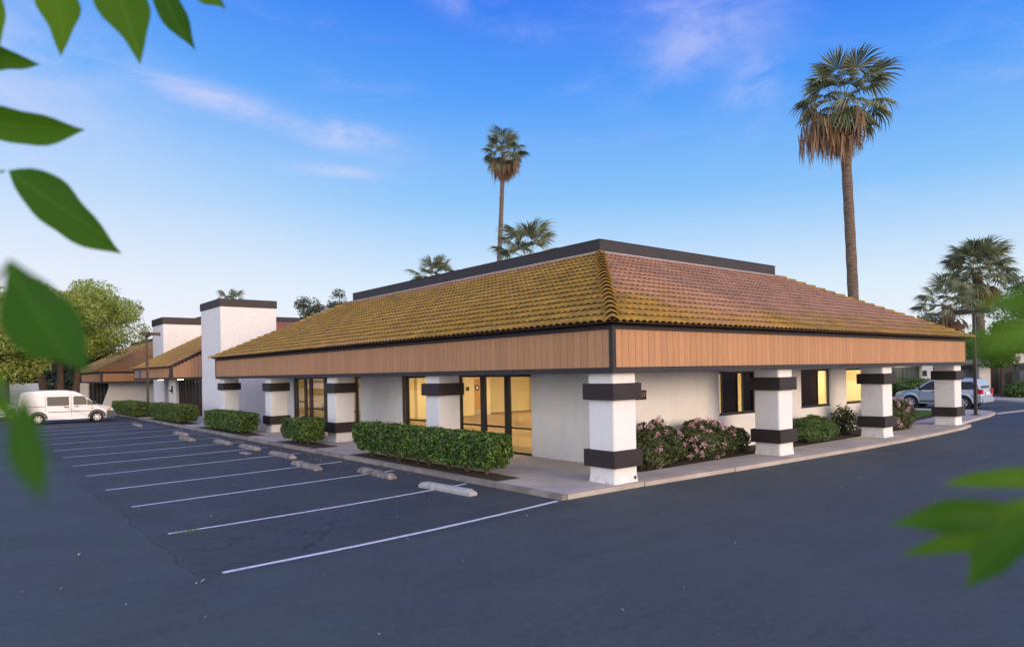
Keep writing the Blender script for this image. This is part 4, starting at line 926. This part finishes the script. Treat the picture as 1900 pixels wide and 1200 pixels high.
palm((24.0, 5.7, 0), (23.62, 6.0, 15.6), .27, .22, 1.10, 36, 16, 'tallest palm, right of centre, with a shaggy skirt of hanging dead strands', 81, 34, sdir=R(141), el_lo=-66, dead_hi=-52)
palm((27.1, 39.4, 0), (28.2, 38.4, 22.3), .24, .18, 1.0, 34, 46, 'tall slender leaning palm in the centre with orange-brown skirt', 82, 6, dead_lo=-86, dead_hi=-38, el_lo=-50)
palm((17.9, 23.6, 0), (17.95, 23.5, 9.9), .3, .26, 1.15, 20, 0, 'grey-green palm crown just above the parapet beside the tall slender palm', 83, el_hi=84, el_lo=-12)
palm((17.8, 34.1, 0), (17.8, 34.1, 9.6), .25, .22, .95, 18, 0, 'low palm crown peeking over the parapet on the left', 84, el_hi=84, el_lo=-10)
palm((19.6, 33.0, 0), (19.6, 33.0, 8.9), .25, .22, .8, 14, 0, 'small pale palm tuft right beside the low palm behind the parapet', 87, el_hi=84, el_lo=0)
palm((17.8, 83.1, 0), (17.8, 83.1, 12.2), .3, .25, 1.0, 12, 0, 'small far palm tuft above the white tower', 85, el_hi=80, el_lo=0)
palm((56.6, 10.0, 0), (56.55, 10.2, 10.2), .42, .34, 1.35, 48, 34, 'palm with thick diamond-bark trunk behind the right lamp post', 86, 6, rough=6)
palm((52.6, 10.3, 0), (51.6, 10.9, 7.2), .42, .36, 1.15, 26, 26, 'shorter palm with brown skirt left of the thick-trunked one', 88, 3, rough=7, el_lo=-30)

# ------------------------------------------------------------------ far right building and planting
rb = empty('low_white_building', (58, 16, 0)); tag(rb, 'low white building with dark curtained windows across the drive', 'building')
U = Vector((-.55, .835, 0)).normalized()      # facade direction, roughly across the view
O_ = Vector((55.0, 3.5, 0)); Nn = Vector((-.835, -.55, 0)).normalized()
FT = Matrix((U, -Nn, Vector((0, 0, 1)))).transposed().to_4x4(); FT.translation = O_ - Vector((58, 16, 0))
def fpart(mb, nm, m_, par=None): o = mb.build(nm, m_, par or rb); 
def fbox(a0, a1, d0, d1, z0, z1, nm, m_, par=None):
    o = MB().box(a0, a1, d0, d1, z0, z1, T=FT).build(nm, m_, par or rb); return o
fbox(-12, 26, .6, 8, 0, 2.6, 'wall', m_stucco); fbox(-12, 26, -.6, 8, 2.45, 3.55, 'parapet', m_stucco)
m_curt = mat('grey_curtain_glass', (.05, .06, .07), .3, (.10, .115, .125), 3, stretch=(3, 3, .1), spec=.4)
for i in range(9):
    a0 = -10 + i * 3.9; fbox(a0, a0 + .75, -.45, .59, 0, 2.449, 'pier', m_stucco)
    w = fbox(a0 + .76, a0 + 3.1, .5, .58, .15, 2.3, 'window', m_curt); fbox(a0 + 1.9, a0 + 1.97, .46, .499, .15, 2.3, 'mullion', m_frame, None)
    fbox(a0 + 3.11, a0 + 3.89, .52, .59, 0, 2.44, 'door_panel', m_frame)
fbox(9.95, 10.25, -.52, -.455, 1.55, 2.0, 'wall_sconce', m_black); fbox(11.2, 12.0, -.2, .2, 2.40, 2.448, 'soffit_light', m_glow2)
def whedge(x, y, rx, ry, h, label, m_, seed, n=5000, size=.07, fl=0, fm=None): return shrub(x, y, rx, ry, h, n, label, m_, seed, fl, size, z=.11, fm=fm, clump=6)
whedge(47.6, 14.5, 2.6, 2.2, 1.5, 'light green hedge mass behind the SUV bonnet', m_hedge2, 41, 7000)
whedge(44.6, 13.5, 1.8, 1.2, 1.15, 'dark rounded hedge in front of the SUV', m_hedge, 42)
whedge(45.8, 10.9, 1.8, 1.3, 1.35, 'dark green hedge right behind the SUV roof', m_hedge, 46)
whedge(50.2, 12.4, .8, .7, 1.5, 'small burgundy shrub under the left pier', m_burg, 47, 2000)
whedge(46.2, 4.5, 1.5, 1.1, 1.05, 'low clipped hedge right of the palm trunk', m_hedge, 43)
whedge(48.6, 3.7, 1.7, 1.3, 1.45, 'yellow flowering bush behind the low hedge', m_hedge2, 44, 5000, fl=60, fm=m_yellowfl)
whedge(48.3, 1.2, 2.6, 1.6, 1.2, 'dark green hedge at the right edge', m_hedge, 45, 7000)
whedge(52.3, 3.6, .8, .7, 1.75, 'burgundy shrub under the dark window at right', m_burg, 48, 2000)
eb = MB().bbox(-.45, .45, -.3, .3, 0, 1.75, .03).build('utility_cabinet', mat('grey_green_metal', (.09, .11, .12), .5), loc=(52.4, 6.4, .11)); tag(eb, 'dark grey utility cabinet beside the palm trunk', 'cabinet')

# ------------------------------------------------------------------ lamp posts
def lamp_post(x, y, h, label, heads, z=.1):
    L = empty('lamp_post', (x, y, z)); tag(L, label, 'lamp post', 'brown parking lot lamp posts')
    MB().box(-.06, .06, -.06, .06, .02, h).build('pole', m_lamppole, L)
    MB().bbox(-.17, .17, -.17, .17, 0, .03, .005).build('base_plate', m_lamppole, L)
    for a in heads:
        T = Matrix.Rotation(a, 4, 'Z'); hd = MB().bbox(.12, .80, -.22, .22, h - .02, h + .19, .015, T=T).box(.0, .12, -.03, .03, h + .04, h + .12, T=T).build('lamp_head', m_lamppole, L)
        MB().box(.2, .72, -.16, .16, h - .032, h - .021, T=T).build('lens', m_lamp, hd)
    return L
lamp_post(25.95, 1.25, 4.72, 'brown lamp post on the pavement beyond the last column', (R(-100), R(80)))
lamp_post(-.7, 40.1, 5.25, 'brown twin-headed lamp post rising behind the left hedges', (R(-10), R(-110)))
lp = MB().tube([(0, 0, 0), (0, 0, 5.0)], .06, 8).build('thin_post', m_lamppole, loc=(-9.2, 52.5, 0)); tag(lp, 'thin pole among the trees at the far left', 'pole')

# ------------------------------------------------------------------ wheel stops
STOPS = [(-2.60, 2.42, 0, 'smooth pale concrete wheel stop, nearest and newest'), (-2.55, 5.62, 1, 'weathered ridged wheel stop beside the long hedge, second nearest'), (-3.2, 8.4, 1, 'weathered wheel stop, third from the camera'),
         (-2.72, 11.45, 1, 'weathered wheel stop, fourth from the camera'), (-2.65, 14.65, 1, 'weathered wheel stop opposite the cube-shaped hedge'), (-2.72, 17.5, 1, 'weathered wheel stop, sixth from the camera'),
         (-3.3, 20.3, 1, 'wheel stop set farther from the kerb, seventh away'), (-2.8, 23.3, 1, 'wheel stop beside the hedge at the tower'), (-2.95, 31.6, 1, 'farthest wheel stop, near the white van')]
for i, (x, y, old, l) in enumerate(STOPS):
    hl = .88; w0, w1, h = .105, .065, .125; n = 14; sec = lambda t, s: [(-w0, t * hl, 0), (-w0, t * hl, h * .45), (-w1 * s, t * hl, h * s), (w1 * s, t * hl, h * s), (w0, t * hl, h * .45), (w0, t * hl, 0)]
    vs = []; rs_ = random.Random(i)
    for k in range(n + 1):
        t = -1 + 2 * k / n; s_ = .72 if k in (0, n) else 1; 
        for q in sec(t, s_): vs.append((q[0] + (rs_.uniform(-.006, .006) if old else 0), q[1], q[2] + (rs_.uniform(-.008, .004) if old and q[2] > 0 else 0) - (.012 if old and k % 3 == 0 and q[2] > .1 else 0)))
    fs = [(6 * k + j, 6 * k + j + 1, 6 * k + 7 + j, 6 * k + 6 + j) for k in range(n) for j in range(5)] + [tuple(range(6)), tuple(range(6 * n + 5, 6 * n - 1, -1))]
    me_ = bpy.data.meshes.new('wheel_stop'); me_.from_pydata(vs, [], fs); me_.update(); bm = bmesh.new(); bm.from_mesh(me_); bmesh.ops.recalc_face_normals(bm, faces=bm.faces); bm.to_mesh(me_); bm.free()
    o = link('wheel_stop', me_, m_stopold if old else m_stop, loc=(x, y, .0)); o.rotation_euler = (0, 0, rs_.uniform(-.03, .03) + (.05 if i == 0 else 0)); tag(o, l, 'wheel stop', 'concrete wheel stops in the parking bays')
MB()
bn = MB().bbox(-.12, .12, -.3, .3, 0, .05, .02).build('broken_stop_piece', m_stopold, loc=(-3.3, 13.1, 0)); tag(bn, 'flat broken bit of reddish concrete on a bay line', 'debris')

# ------------------------------------------------------------------ vehicles
def profile_body(side, width, m_, par, wheels, wr, tumble=.10, zb=.9, roofz=1.9, name='body'):
    """side: closed (x,z) outline; extruded across with tumblehome above the belt line and arches cut by boolean"""
    bm = bmesh.new(); hw = width / 2; rings = []
    ys_ = [(-1, 1.0), (-.93, 0), (-.5, 0), (.5, 0), (.93, 0), (1, 1.0)]
    def yy(s, z): 
        t = max(0, (z - zb) / (roofz - zb)); return s * (hw - tumble * t ** 1.3)
    cx = sum(p[0] for p in side) / len(side); cz = sum(p[1] for p in side) / len(side)
    for s, e in ys_:
        ring = []
        for x, z in side:
            k = .035 if e else 0; ring.append(bm.verts.new((x + (cx - x) / abs(cx - x + 1e-6) * 0 + (k if x < cx - 1.8 else -k if x > cx + 1.8 else 0), yy(s, z), z - (k if z > 1.0 else 0))))
        rings.append(ring)
    n = len(side)
    for a_, c_ in zip(rings, rings[1:]):
        for i in range(n): bm.faces.new((a_[i], a_[(i + 1) % n], c_[(i + 1) % n], c_[i]))
    bm.faces.new(rings[0][::-1]); bm.faces.new(rings[-1]); bmesh.ops.recalc_face_normals(bm, faces=bm.faces)
    me = bpy.data.meshes.new(name); bm.to_mesh(me); bm.free(); o = link(name, me, m_, par)
    cut = MB()
    for wx_ in wheels:
        for sg_ in (-1, 1): cut.tube([(wx_, sg_ * (hw + .1), wr), (wx_, sg_ * (hw - .28), wr)], wr * 1.17, 28, smooth=False)
    bm = bmesh.new(); tmp = cut.mesh('cut'); bm.from_mesh(tmp); bmesh.ops.remove_doubles(bm, verts=bm.verts, dist=1e-4); bmesh.ops.recalc_face_normals(bm, faces=bm.faces); bm.to_mesh(tmp); bm.free()
    co = bpy.data.objects.new('cut', tmp); COL.objects.link(co); mod = o.modifiers.new('b', 'BOOLEAN'); mod.operation = 'DIFFERENCE'; mod.object = co; mod.solver = 'EXACT'
    bv = o.modifiers.new('v', 'BEVEL'); bv.width = .028; bv.segments = 3; bv.limit_method = 'ANGLE'; bv.angle_limit = R(38)
    mats_ = [m_]
    o.parent = None; bpy.context.view_layer.update(); me2 = bpy.data.meshes.new_from_object(o.evaluated_get(bpy.context.evaluated_depsgraph_get())); o.modifiers.clear(); o.data = me2; me2.name = name; o.parent = par
    me2.polygons.foreach_set('use_smooth', [False] * len(me2.polygons)); bpy.data.objects.remove(co); return o, yy
def wheel(par, x, y, r, sgn, spokes=6, w=.2):
    W_ = MB(); 
    prof = [(r * .62, 0), (r * .93, -.01), (r, .03), (r, w - .03), (r * .93, w), (r * .6, w)]
    vs = []; n = 28
    for k in range(n):
        t = 2 * math.pi * k / n
        for rr, yy_ in prof: vs.append((rr * math.cos(t), -sgn * yy_ , rr * math.sin(t)))
    m = len(prof); fs = [(k * m + j, k * m + j + 1, ((k + 1) % n) * m + j + 1, ((k + 1) % n) * m + j) for k in range(n) for j in range(m - 1)]
    e = empty('wheel', (x, y, r)); e.parent = par
    t_ = MB().add(vs, fs, True).build('tyre', m_rubber, e)
    rim = MB(); rim.tube([(0, -sgn * .045, 0), (0, -sgn * .05, 0)], r * .64, 24, smooth=False)
    rimo = MB()
    for k in range(spokes):
        a = 2 * math.pi * k / spokes; T = Matrix.Rotation(a, 4, 'Y'); rimo.bbox(.03, r * .62, -.02 - (.0), .015, -.035, .035, .008, T=Matrix.Translation((0, -sgn * .03, 0)) @ T)
    ring = []
    rimo.tube([(0, -sgn * .0, 0), (0, -sgn * .04, 0)], r * .16, 14, smooth=False)
    for k in range(24):
        a, c = 2 * math.pi * k / 24, 2 * math.pi * (k + 1) / 24
        q = lambda rr, an, y_: (rr * math.cos(an), y_, rr * math.sin(an))
        rimo.add([q(r * .55, a, -sgn * .015), q(r * .55, c, -sgn * .015), q(r * .645, c, -sgn * .0), q(r * .645, a, -sgn * .0)], [(0, 1, 2, 3)])
    rim.build('wheel_well', m_trimg, e); rimo.build('rim', m_rim, e); return e
def side_panel(par, pts, yfun, sgn, off, m_, name, thick=.006):
    """polygon lying just proud of the body side"""
    out = [Vector((x, yfun(sgn, z) + sgn * off, z)) for x, z in pts]; inn_ = [p - Vector((0, sgn * (off + .02), 0)) for p in out]; n = len(pts)
    mb = MB(); mb.add(out + inn_, [tuple(range(n)) if sgn < 0 else tuple(range(n))[::-1]] + [(i, (i + 1) % n, n + (i + 1) % n, n + i) for i in range(n)]); return mb.build(name, m_, par)

van = empty('delivery_van', (-5.35, 38.6, 0)); van.scale = (1, 1, .95); tag(van, 'white high-roof delivery van parked nose towards the kerb', 'van')
L0, L1 = -2.42, 2.35
side = [(L0, .42), (L0 - .02, .75), (L0 + .02, 1.15), (L0 + .05, 1.55), (L0 + .14, 1.93), (L0 + .35, 2.02), (-1.2, 2.06), (-.2, 2.05), (.30, 1.98), (.62, 1.82), (1.00, 1.52), (1.38, 1.17), (1.52, 1.10), (2.0, .99), (2.24, .86), (2.32, .70), (2.35, .52), (2.32, .30), (1.9, .26), (0, .25), (-2.2, .30)]
body, yf = profile_body(side[::-1], 1.80, m_carwhite, van, (-1.50, 1.42), .33, tumble=.13, zb=1.0, roofz=2.05)
for sg_ in (-1, 1):
    side_panel(van, [(-1.05, 1.12), (.02, 1.12), (.02, 1.66), (-1.05, 1.66)], yf, sg_, .004, m_carglass, 'side_window')
    side_panel(van, [(.24, 1.14), (.90, 1.14), (.90, 1.46), (.80, 1.62), (.70, 1.66), (.24, 1.66)], yf, sg_, .004, m_carglass, 'door_window')
    side_panel(van, [(.93, 1.10), (1.42, 1.12), (1.10, 1.36), (.93, 1.48)], yf, sg_, .004, m_carglass, 'quarter_window')
    for dx_ in (.13, -1.14, 1.18): side_panel(van, [(dx_ - .006, .40), (dx_ + .006, .40), (dx_ + .006, 1.75 if dx_ < 1 else 1.1), (dx_ - .006, 1.75 if dx_ < 1 else 1.1)], yf, sg_, .002, m_trimg, 'door_gap')
    side_panel(van, [(-1.0, .72), (1.24, .72), (1.24, .75), (-1.0, .75)], yf, sg_, .010, m_trimg, 'rub_strip')
    side_panel(van, [(-2.25, 1.08), (-1.15, 1.08), (-1.15, 1.10), (-2.25, 1.10)], yf, sg_, .004, m_trimg, 'slide_rail')
    for hx_ in (-.22, .28): side_panel(van, [(hx_, 1.01), (hx_ + .22, 1.01), (hx_ + .22, 1.05), (hx_, 1.05)], yf, sg_, .03, m_black, 'door_handle')
    side_panel(van, [(L0 + .02, .78), (L0 + .12, .78), (L0 + .12, 1.12), (L0 + .03, 1.12)], yf, sg_, .006, m_red, 'tail_lamp')
    side_panel(van, [(1.92, .84), (2.20, .82), (2.14, .97), (1.96, 1.04)], yf, sg_, .006, m_lamp, 'headlight')
    side_panel(van, [(1.98, .72), (2.15, .72), (2.15, .79), (1.98, .79)], yf, sg_, .008, m_orange, 'side_marker')
    side_panel(van, [(1.90, .27), (2.37, .27), (2.39, .52), (2.36, .70), (1.93, .70)], yf, sg_, .02, m_trimg, 'bumper_corner')
    for wx_ in (-1.50, 1.42):     # wheel-arch lips
        mb = MB(); n = 16
        for k in range(n):
            a, c = math.pi * k / n, math.pi * (k + 1) / n
            y_ = sg_ * .915
            P_ = [Vector((wx_ + rr * math.cos(t), yy_, .33 + rr * math.sin(t))) for rr, yy_, t in ((.385, y_, a), (.47, y_, a), (.47, y_, c), (.385, y_, c), (.385, sg_ * .86, a), (.47, sg_ * .86, a), (.47, sg_ * .86, c), (.385, sg_ * .86, c))]
            mb.add(P_, [(0, 1, 2, 3), (0, 3, 7, 4), (1, 5, 6, 2)])
        mb.build('wheel_arch', m_trimg, van)
        wheel(van, wx_, sg_ * .88, .33, sg_)
    MB().bbox(1.22, 1.40, sg_ * .92 - .1, sg_ * .92 + .1, 1.14, 1.36, .03).build('mirror', m_black, van)
MB().bbox(2.28, 2.40, -.8, .8, .28, .60, .03).build('bumper', m_trimg, van)
MB().add([(.66, -.68, 1.80), (.66, .68, 1.80), (1.37, .76, 1.20), (1.37, -.76, 1.20)], [(0, 3, 2, 1)]).build('windscreen', m_carglass, van)
van.data if False else None

def make_suv(loc, rz, label, paint):
    v = empty('suv', loc, rz); tag(v, label, 'car')
    side = [(-2.20, .40), (-2.22, .75), (-2.17, 1.0), (-2.05, 1.35), (-1.88, 1.64), (-1.6, 1.69), (-.6, 1.72), (.15, 1.66), (.45, 1.52), (1.0, 1.12), (1.2, 1.06), (1.75, 1.0), (2.05, .90), (2.17, .72), (2.2, .45), (2.1, .28), (0, .27), (-2.0, .32)]
    body, yf = profile_body(side[::-1], 1.80, paint, v, (-1.34, 1.32), .36, tumble=.20, zb=1.0, roofz=1.7)
    for sg_ in (-1, 1):
        side_panel(v, [(-1.92, 1.12), (-1.18, 1.08), (-1.18, 1.50), (-1.72, 1.50)], yf, sg_, .004, m_carglass, 'side_window')
        side_panel(v, [(-1.10, 1.07), (-.28, 1.05), (-.28, 1.55), (-1.10, 1.53)], yf, sg_, .004, m_carglass, 'side_window')
        side_panel(v, [(-.20, 1.05), (.95, 1.05), (.42, 1.46), (.20, 1.55), (-.20, 1.55)], yf, sg_, .004, m_carglass, 'side_window')
        for dx_ in (-.24, .86): side_panel(v, [(dx_ - .006, .42), (dx_ + .006, .42), (dx_ + .006, 1.0), (dx_ - .006, 1.0)], yf, sg_, .002, m_trimg, 'door_gap')
        side_panel(v, [(-.92, .36), (.90, .36), (.90, .46), (-.92, .46)], yf, sg_, .012, m_trimg, 'sill_cladding')
        for hx_ in (-1.0, .02): side_panel(v, [(hx_, .93), (hx_ + .2, .93), (hx_ + .2, .97), (hx_, .97)], yf, sg_, .03, m_black, 'door_handle')
        side_panel(v, [(-2.21, .83), (-1.88, .85), (-1.90, 1.06), (-2.16, 1.10)], yf, sg_, .012, m_red, 'tail_lamp')
        side_panel(v, [(1.78, .78), (2.12, .74), (2.06, .90), (1.82, .97)], yf, sg_, .008, m_lamp, 'headlight')
        for wx_ in (-1.34, 1.32):
            wheel(v, wx_, sg_ * .88, .36, sg_, 5, .22)
            mb = MB(); n = 16
            for k in range(n):
                a, c = math.pi * k / n, math.pi * (k + 1) / n; y_ = sg_ * .925
                P_ = [Vector((wx_ + rr * math.cos(t), yy_, .36 + rr * math.sin(t))) for rr, yy_, t in ((.42, y_, a), (.53, y_ - sg_ * .03, a), (.53, y_ - sg_ * .03, c), (.42, y_, c), (.42, sg_ * .86, a), (.53, sg_ * .86, a), (.53, sg_ * .86, c), (.42, sg_ * .86, c))]
                mb.add(P_, [(0, 1, 2, 3), (0, 3, 7, 4), (1, 5, 6, 2)])
            mb.build('wheel_arch', paint, v)
        MB().bbox(.72, .88, sg_ * .93 - .09, sg_ * .93 + .09, 1.04, 1.18, .03).build('mirror', m_black, v)
        MB().tube([(-1.6, sg_ * .60, 1.70), (-1.5, sg_ * .60, 1.76), (-.1, sg_ * .60, 1.76), (0, sg_ * .60, 1.70)], .02, 6).build('roof_rail', m_trimg, v)
        side_panel(v, [(-2.235, .62), (-2.215, .62), (-2.215, .66), (-2.235, .66)], yf, sg_, .0, m_trimg, 'seam')
        MB().bbox(-2.235, -2.16, sg_ * .66, sg_ * .86, .82, 1.08, .02).build('tail_lamp', m_red, v)
    MB().bbox(-2.30, -2.18, -.82, .82, .36, .62, .03).build('bumper', paint, v)
    MB().bbox(2.12, 2.26, -.8, .8, .30, .56, .03).build('bumper', m_trimg, v)
    MB().add([(-1.90, -.60, 1.60), (-1.90, .60, 1.60), (-2.15, .68, 1.14), (-2.15, -.68, 1.14)], [(0, 1, 2, 3)]).build('rear_window', m_carglass, v)
    MB().box(-2.235, -2.228, -.26, .26, .78, .92).build('number_plate', m_whitep, v)
    return v
suv = make_suv((32.92, 5.0, 0), math.pi / 2, 'silver-blue SUV parked beyond the last column on the right', m_carsilver)
suv2 = make_suv((-8.9, 45.5, 0), 0, 'grey hatchback mostly hidden behind the white van', m_carsilver)

# ------------------------------------------------------------------ near branches with large soft leaves
def leaf_mesh(L, w, curl, seed, shape=.42):
    rs = random.Random(seed); n = 14; v = []; f = []
    for i in range(n + 1):
        t = i / n; ww = w / 2 * (math.sin(math.pi * t ** .9) ** 1.15) * (1 + .13 * math.sin(t * 8 + seed) + .05 * math.sin(t * 17 + seed)); z = -curl * L * (t - .5) ** 2 + .01 * L * math.sin(t * 11 + seed)
        off = .10 * w * math.sin(t * 5 + seed)
        v += [(t * L, -ww + off, z + ww * .22), (t * L, -ww * .5 + off, z + ww * .06), (t * L, off, z), (t * L, ww * .5 + off, z + ww * .06), (t * L, ww + off, z + ww * .22)]
        if i:
            for j in range(4): f.append((5 * i - 5 + j, 5 * i + j, 5 * i + j + 1, 5 * i - 4 + j))
    me = bpy.data.meshes.new('leaf'); me.from_pydata(v, [], f); me.polygons.foreach_set('use_smooth', [True] * len(f)); me.update(); me.materials.append(m_bigleaf); return me
m_twig = mat('green_twig', (.10, .12, .04), .7)
def branch(label, leaves, stem, r=.004):
    """leaves: (base xyz, tip xyz, width, twist); stem: list of points"""
    root = empty('leafy_branch', stem[0]); tag(root, label, 'branch'); o0 = Vector(stem[0])
    MB().tube([Vector(p) - o0 for p in stem], [r * (1 - .6 * i / (len(stem) - 1)) for i in range(len(stem))], 7).build('twig', m_twig, root)
    for k, (a_, t_, w, tw) in enumerate(leaves):
        a_, t_ = Vector(a_), Vector(t_); d = t_ - a_; x = d.normalized(); view = (CAMP - a_).normalized(); zv = (view - x * view.dot(x)).normalized(); y = zv.cross(x)
        Mx = Matrix((x, y, zv)).transposed().to_4x4(); Mx.translation = a_ - o0
        o = bpy.data.objects.new('leaf', leaf_mesh(d.length, w, .12 if k % 2 else -.1, k * 3 + int(w * 1000))); COL.objects.link(o); o.parent = root; o.matrix_local = Mx @ Matrix.Rotation(tw, 4, 'X')
        # leaf stalk from the nearest stem point
        s = min((Vector(p) for p in stem), key=lambda p: (p - a_).length); MB().tube([s - o0, (s + a_) / 2 - o0 + Vector((0, 0, -.004)), a_ - o0], [r * .4, r * .35, r * .3], 5).build('leaf_stalk', m_twig, root)
    return root
branch('drooping branch at the top left edge, in near focus', [((-10.7119, -8.7607, 3.0114), (-10.7062, -8.7653, 2.9061), 0.0173, 0), ((-10.6521, -8.745, 3.0471), (-10.6381, -8.7565, 2.9248), 0.0465, 0), ((-10.601, -8.8126, 3.0474), (-10.5638, -8.8431, 2.899), 0.0551, 0), ((-10.5366, -8.7749, 3.0748), (-10.4918, -8.8116, 2.9524), 0.0372, 0), ((-10.4978, -8.8067, 3.0515), (-10.4553, -8.8414, 3.0051), 0.0238, 0), ((-10.7423, -8.6712, 2.926), (-10.6638, -8.7354, 2.9177), 0.0352, 0), ((-10.7548, -8.7255, 2.8247), (-10.6227, -8.8337, 2.8095), 0.0466, 0), ((-10.7062, -8.8299, 2.7449), (-10.6024, -8.9149, 2.6508), 0.0551, 0)], [(-10.7778, -8.6033, 2.7772), (-10.7741, -8.5935, 2.8537), (-10.7699, -8.5969, 2.942), (-10.7568, -8.5947, 3.058), (-10.734, -8.6392, 3.0711), (-10.6506, -8.7204, 3.0737), (-10.5983, -8.789, 3.0705), (-10.5418, -8.8094, 3.0746), (-10.4976, -8.8068, 3.0664)], 0.004)
branch('very close blurred leaves hanging at the lower left edge', [((-10.7364, -9.4126, 2.5573), (-10.713, -9.4705, 2.4993), 0.0289, 0.25), ((-10.7603, -9.4964, 2.5293), (-10.7411, -9.525, 2.4826), 0.0117, 0.2), ((-10.7437, -9.5746, 2.4977), (-10.741, -9.5897, 2.465), 0.0094, 0.1)], [(-10.7946, -9.352, 2.61), (-10.7681, -9.3866, 2.5751), (-10.7609, -9.4313, 2.5282), (-10.7562, -9.4609, 2.5021)], 0.003)
branch('very close blurred leaves at the right edge', [((-10.2577, -9.7139, 2.4374), (-10.3148, -9.6672, 2.4285), 0.0132, 0), ((-10.315, -9.7187, 2.4198), (-10.3809, -9.6647, 2.4178), 0.0180, 0), ((-10.3094, -9.7233, 2.4282), (-10.3764, -9.6684, 2.3985), 0.0186, 0), ((-10.3522, -9.727, 2.4304), (-10.3848, -9.7003, 2.3924), 0.0186, 0), ((-10.5128, -9.7636, 2.5205), (-10.5296, -9.7498, 2.5159), 0.0063, 0), ((-10.6054, -9.7912, 2.5074), (-10.6338, -9.7808, 2.502), 0.0058, 0)], [(-10.3443, -9.7722, 2.539), (-10.3648, -9.7555, 2.5066), (-10.2971, -9.7333, 2.449), (-10.2808, -9.7208, 2.4226)], 0.003)

# ------------------------------------------------------------------ litter on the asphalt
m_litter = mat('dry_leaf', (.30, .22, .15), .9, (.42, .34, .26), 5); m_green = leafmat('fallen_sprig_leaf', (.08, .16, .03), (.14, .24, .05), (.2, .3, .08), .3)
def flake(x, y, L, a, label, m_=None, h=.02):
    v = []; n = 6
    for i in range(n + 1):
        t = i / n; w = L * .22 * math.sin(math.pi * min(.98, max(.02, t))); z = h * math.sin(math.pi * t) * .8
        v += [(t * L - L / 2, -w, z + w * .6), (t * L - L / 2, 0, z + .004), (t * L - L / 2, w, z + w * .5)]
    f = [(3 * i + j, 3 * i + 3 + j, 3 * i + 4 + j, 3 * i + 1 + j) for i in range(n) for j in range(2)]
    o = MB().add(v, f, True).build('fallen_leaf', m_ or m_litter, loc=(x, y, .004)); o.rotation_euler = (0, 0, a); tag(o, label, 'leaf'); return o
flake(-8.368, -0.863, 0.11, 0.3, 'curled grey bark-like leaf just left of the nearest bay line')
flake(-9.346, 1.774, 0.11, 1.2, 'pale curled dry leaf on the asphalt at lower left')
flake(-9.744, 0.011, 0.06, 0.5, 'small tan leaf at lower left of the asphalt')
flake(-8.717, -2.222, 0.06, 0.2, 'small pale leaf below the end of the nearest bay line')
flake(-5.391, -4.981, 0.06, 2, 'small reddish leaf on the asphalt at lower centre')
flake(-4.737, 0.767, 0.04, 1, 'tiny leaf beside the second bay line')
flake(-7.962, 5.031, 0.04, 1, 'tiny orange leaf at the left end of a bay line')
flake(3.329, -3.15, 0.04, 1, 'tiny pale fleck on the drive right of centre')
flake(-5.523, -2.326, 0.05, 0.4, 'pale leaf on the asphalt below the nearest bay line')
sp = empty('fallen_sprig', (-7.847, 2.104, .01)); tag(sp, 'green fallen sprig lying at the end of the second bay line', 'sprig')
MB().tube([(-.15, .05, .005), (0, -.03, .012), (.2, -.06, .006), (.34, .0, .004)], [.005, .004, .003, .002], 5).build('twig', m_hedgestem, sp)
rs = np.random.RandomState(4); Pn = np.stack([rs.uniform(-.16, .2, 160), rs.normal(.05, .05, 160), rs.uniform(.005, .05, 160)], 1); v, f = leaf_quads(Pn, .018, rs, .5, .3); o = link('foliage', npmesh('foliage', v, f), m_green, sp); o['kind'] = 'stuff'
rs = np.random.RandomState(9); n = 420
P = np.stack([rs.uniform(-12, 14, n), rs.uniform(-8, 24, n), np.full(n, .008)], 1); keep = (P[:, 0] < -1.9) | (P[:, 1] < -1.2); P = P[keep]
k2 = 240; Q = np.stack([rs.uniform(-2.4, -1.7, k2), rs.uniform(2, 26, k2), np.full(k2, .012)], 1); P = np.concatenate([P, Q])
v, f = leaf_quads(P, .020, rs, 2.0, .5); o = link('leaf_litter', npmesh('leaf_litter', v, f), m_litter); tag(o, 'tiny dry leaves and grit scattered over the asphalt', 'litter', kind='stuff')
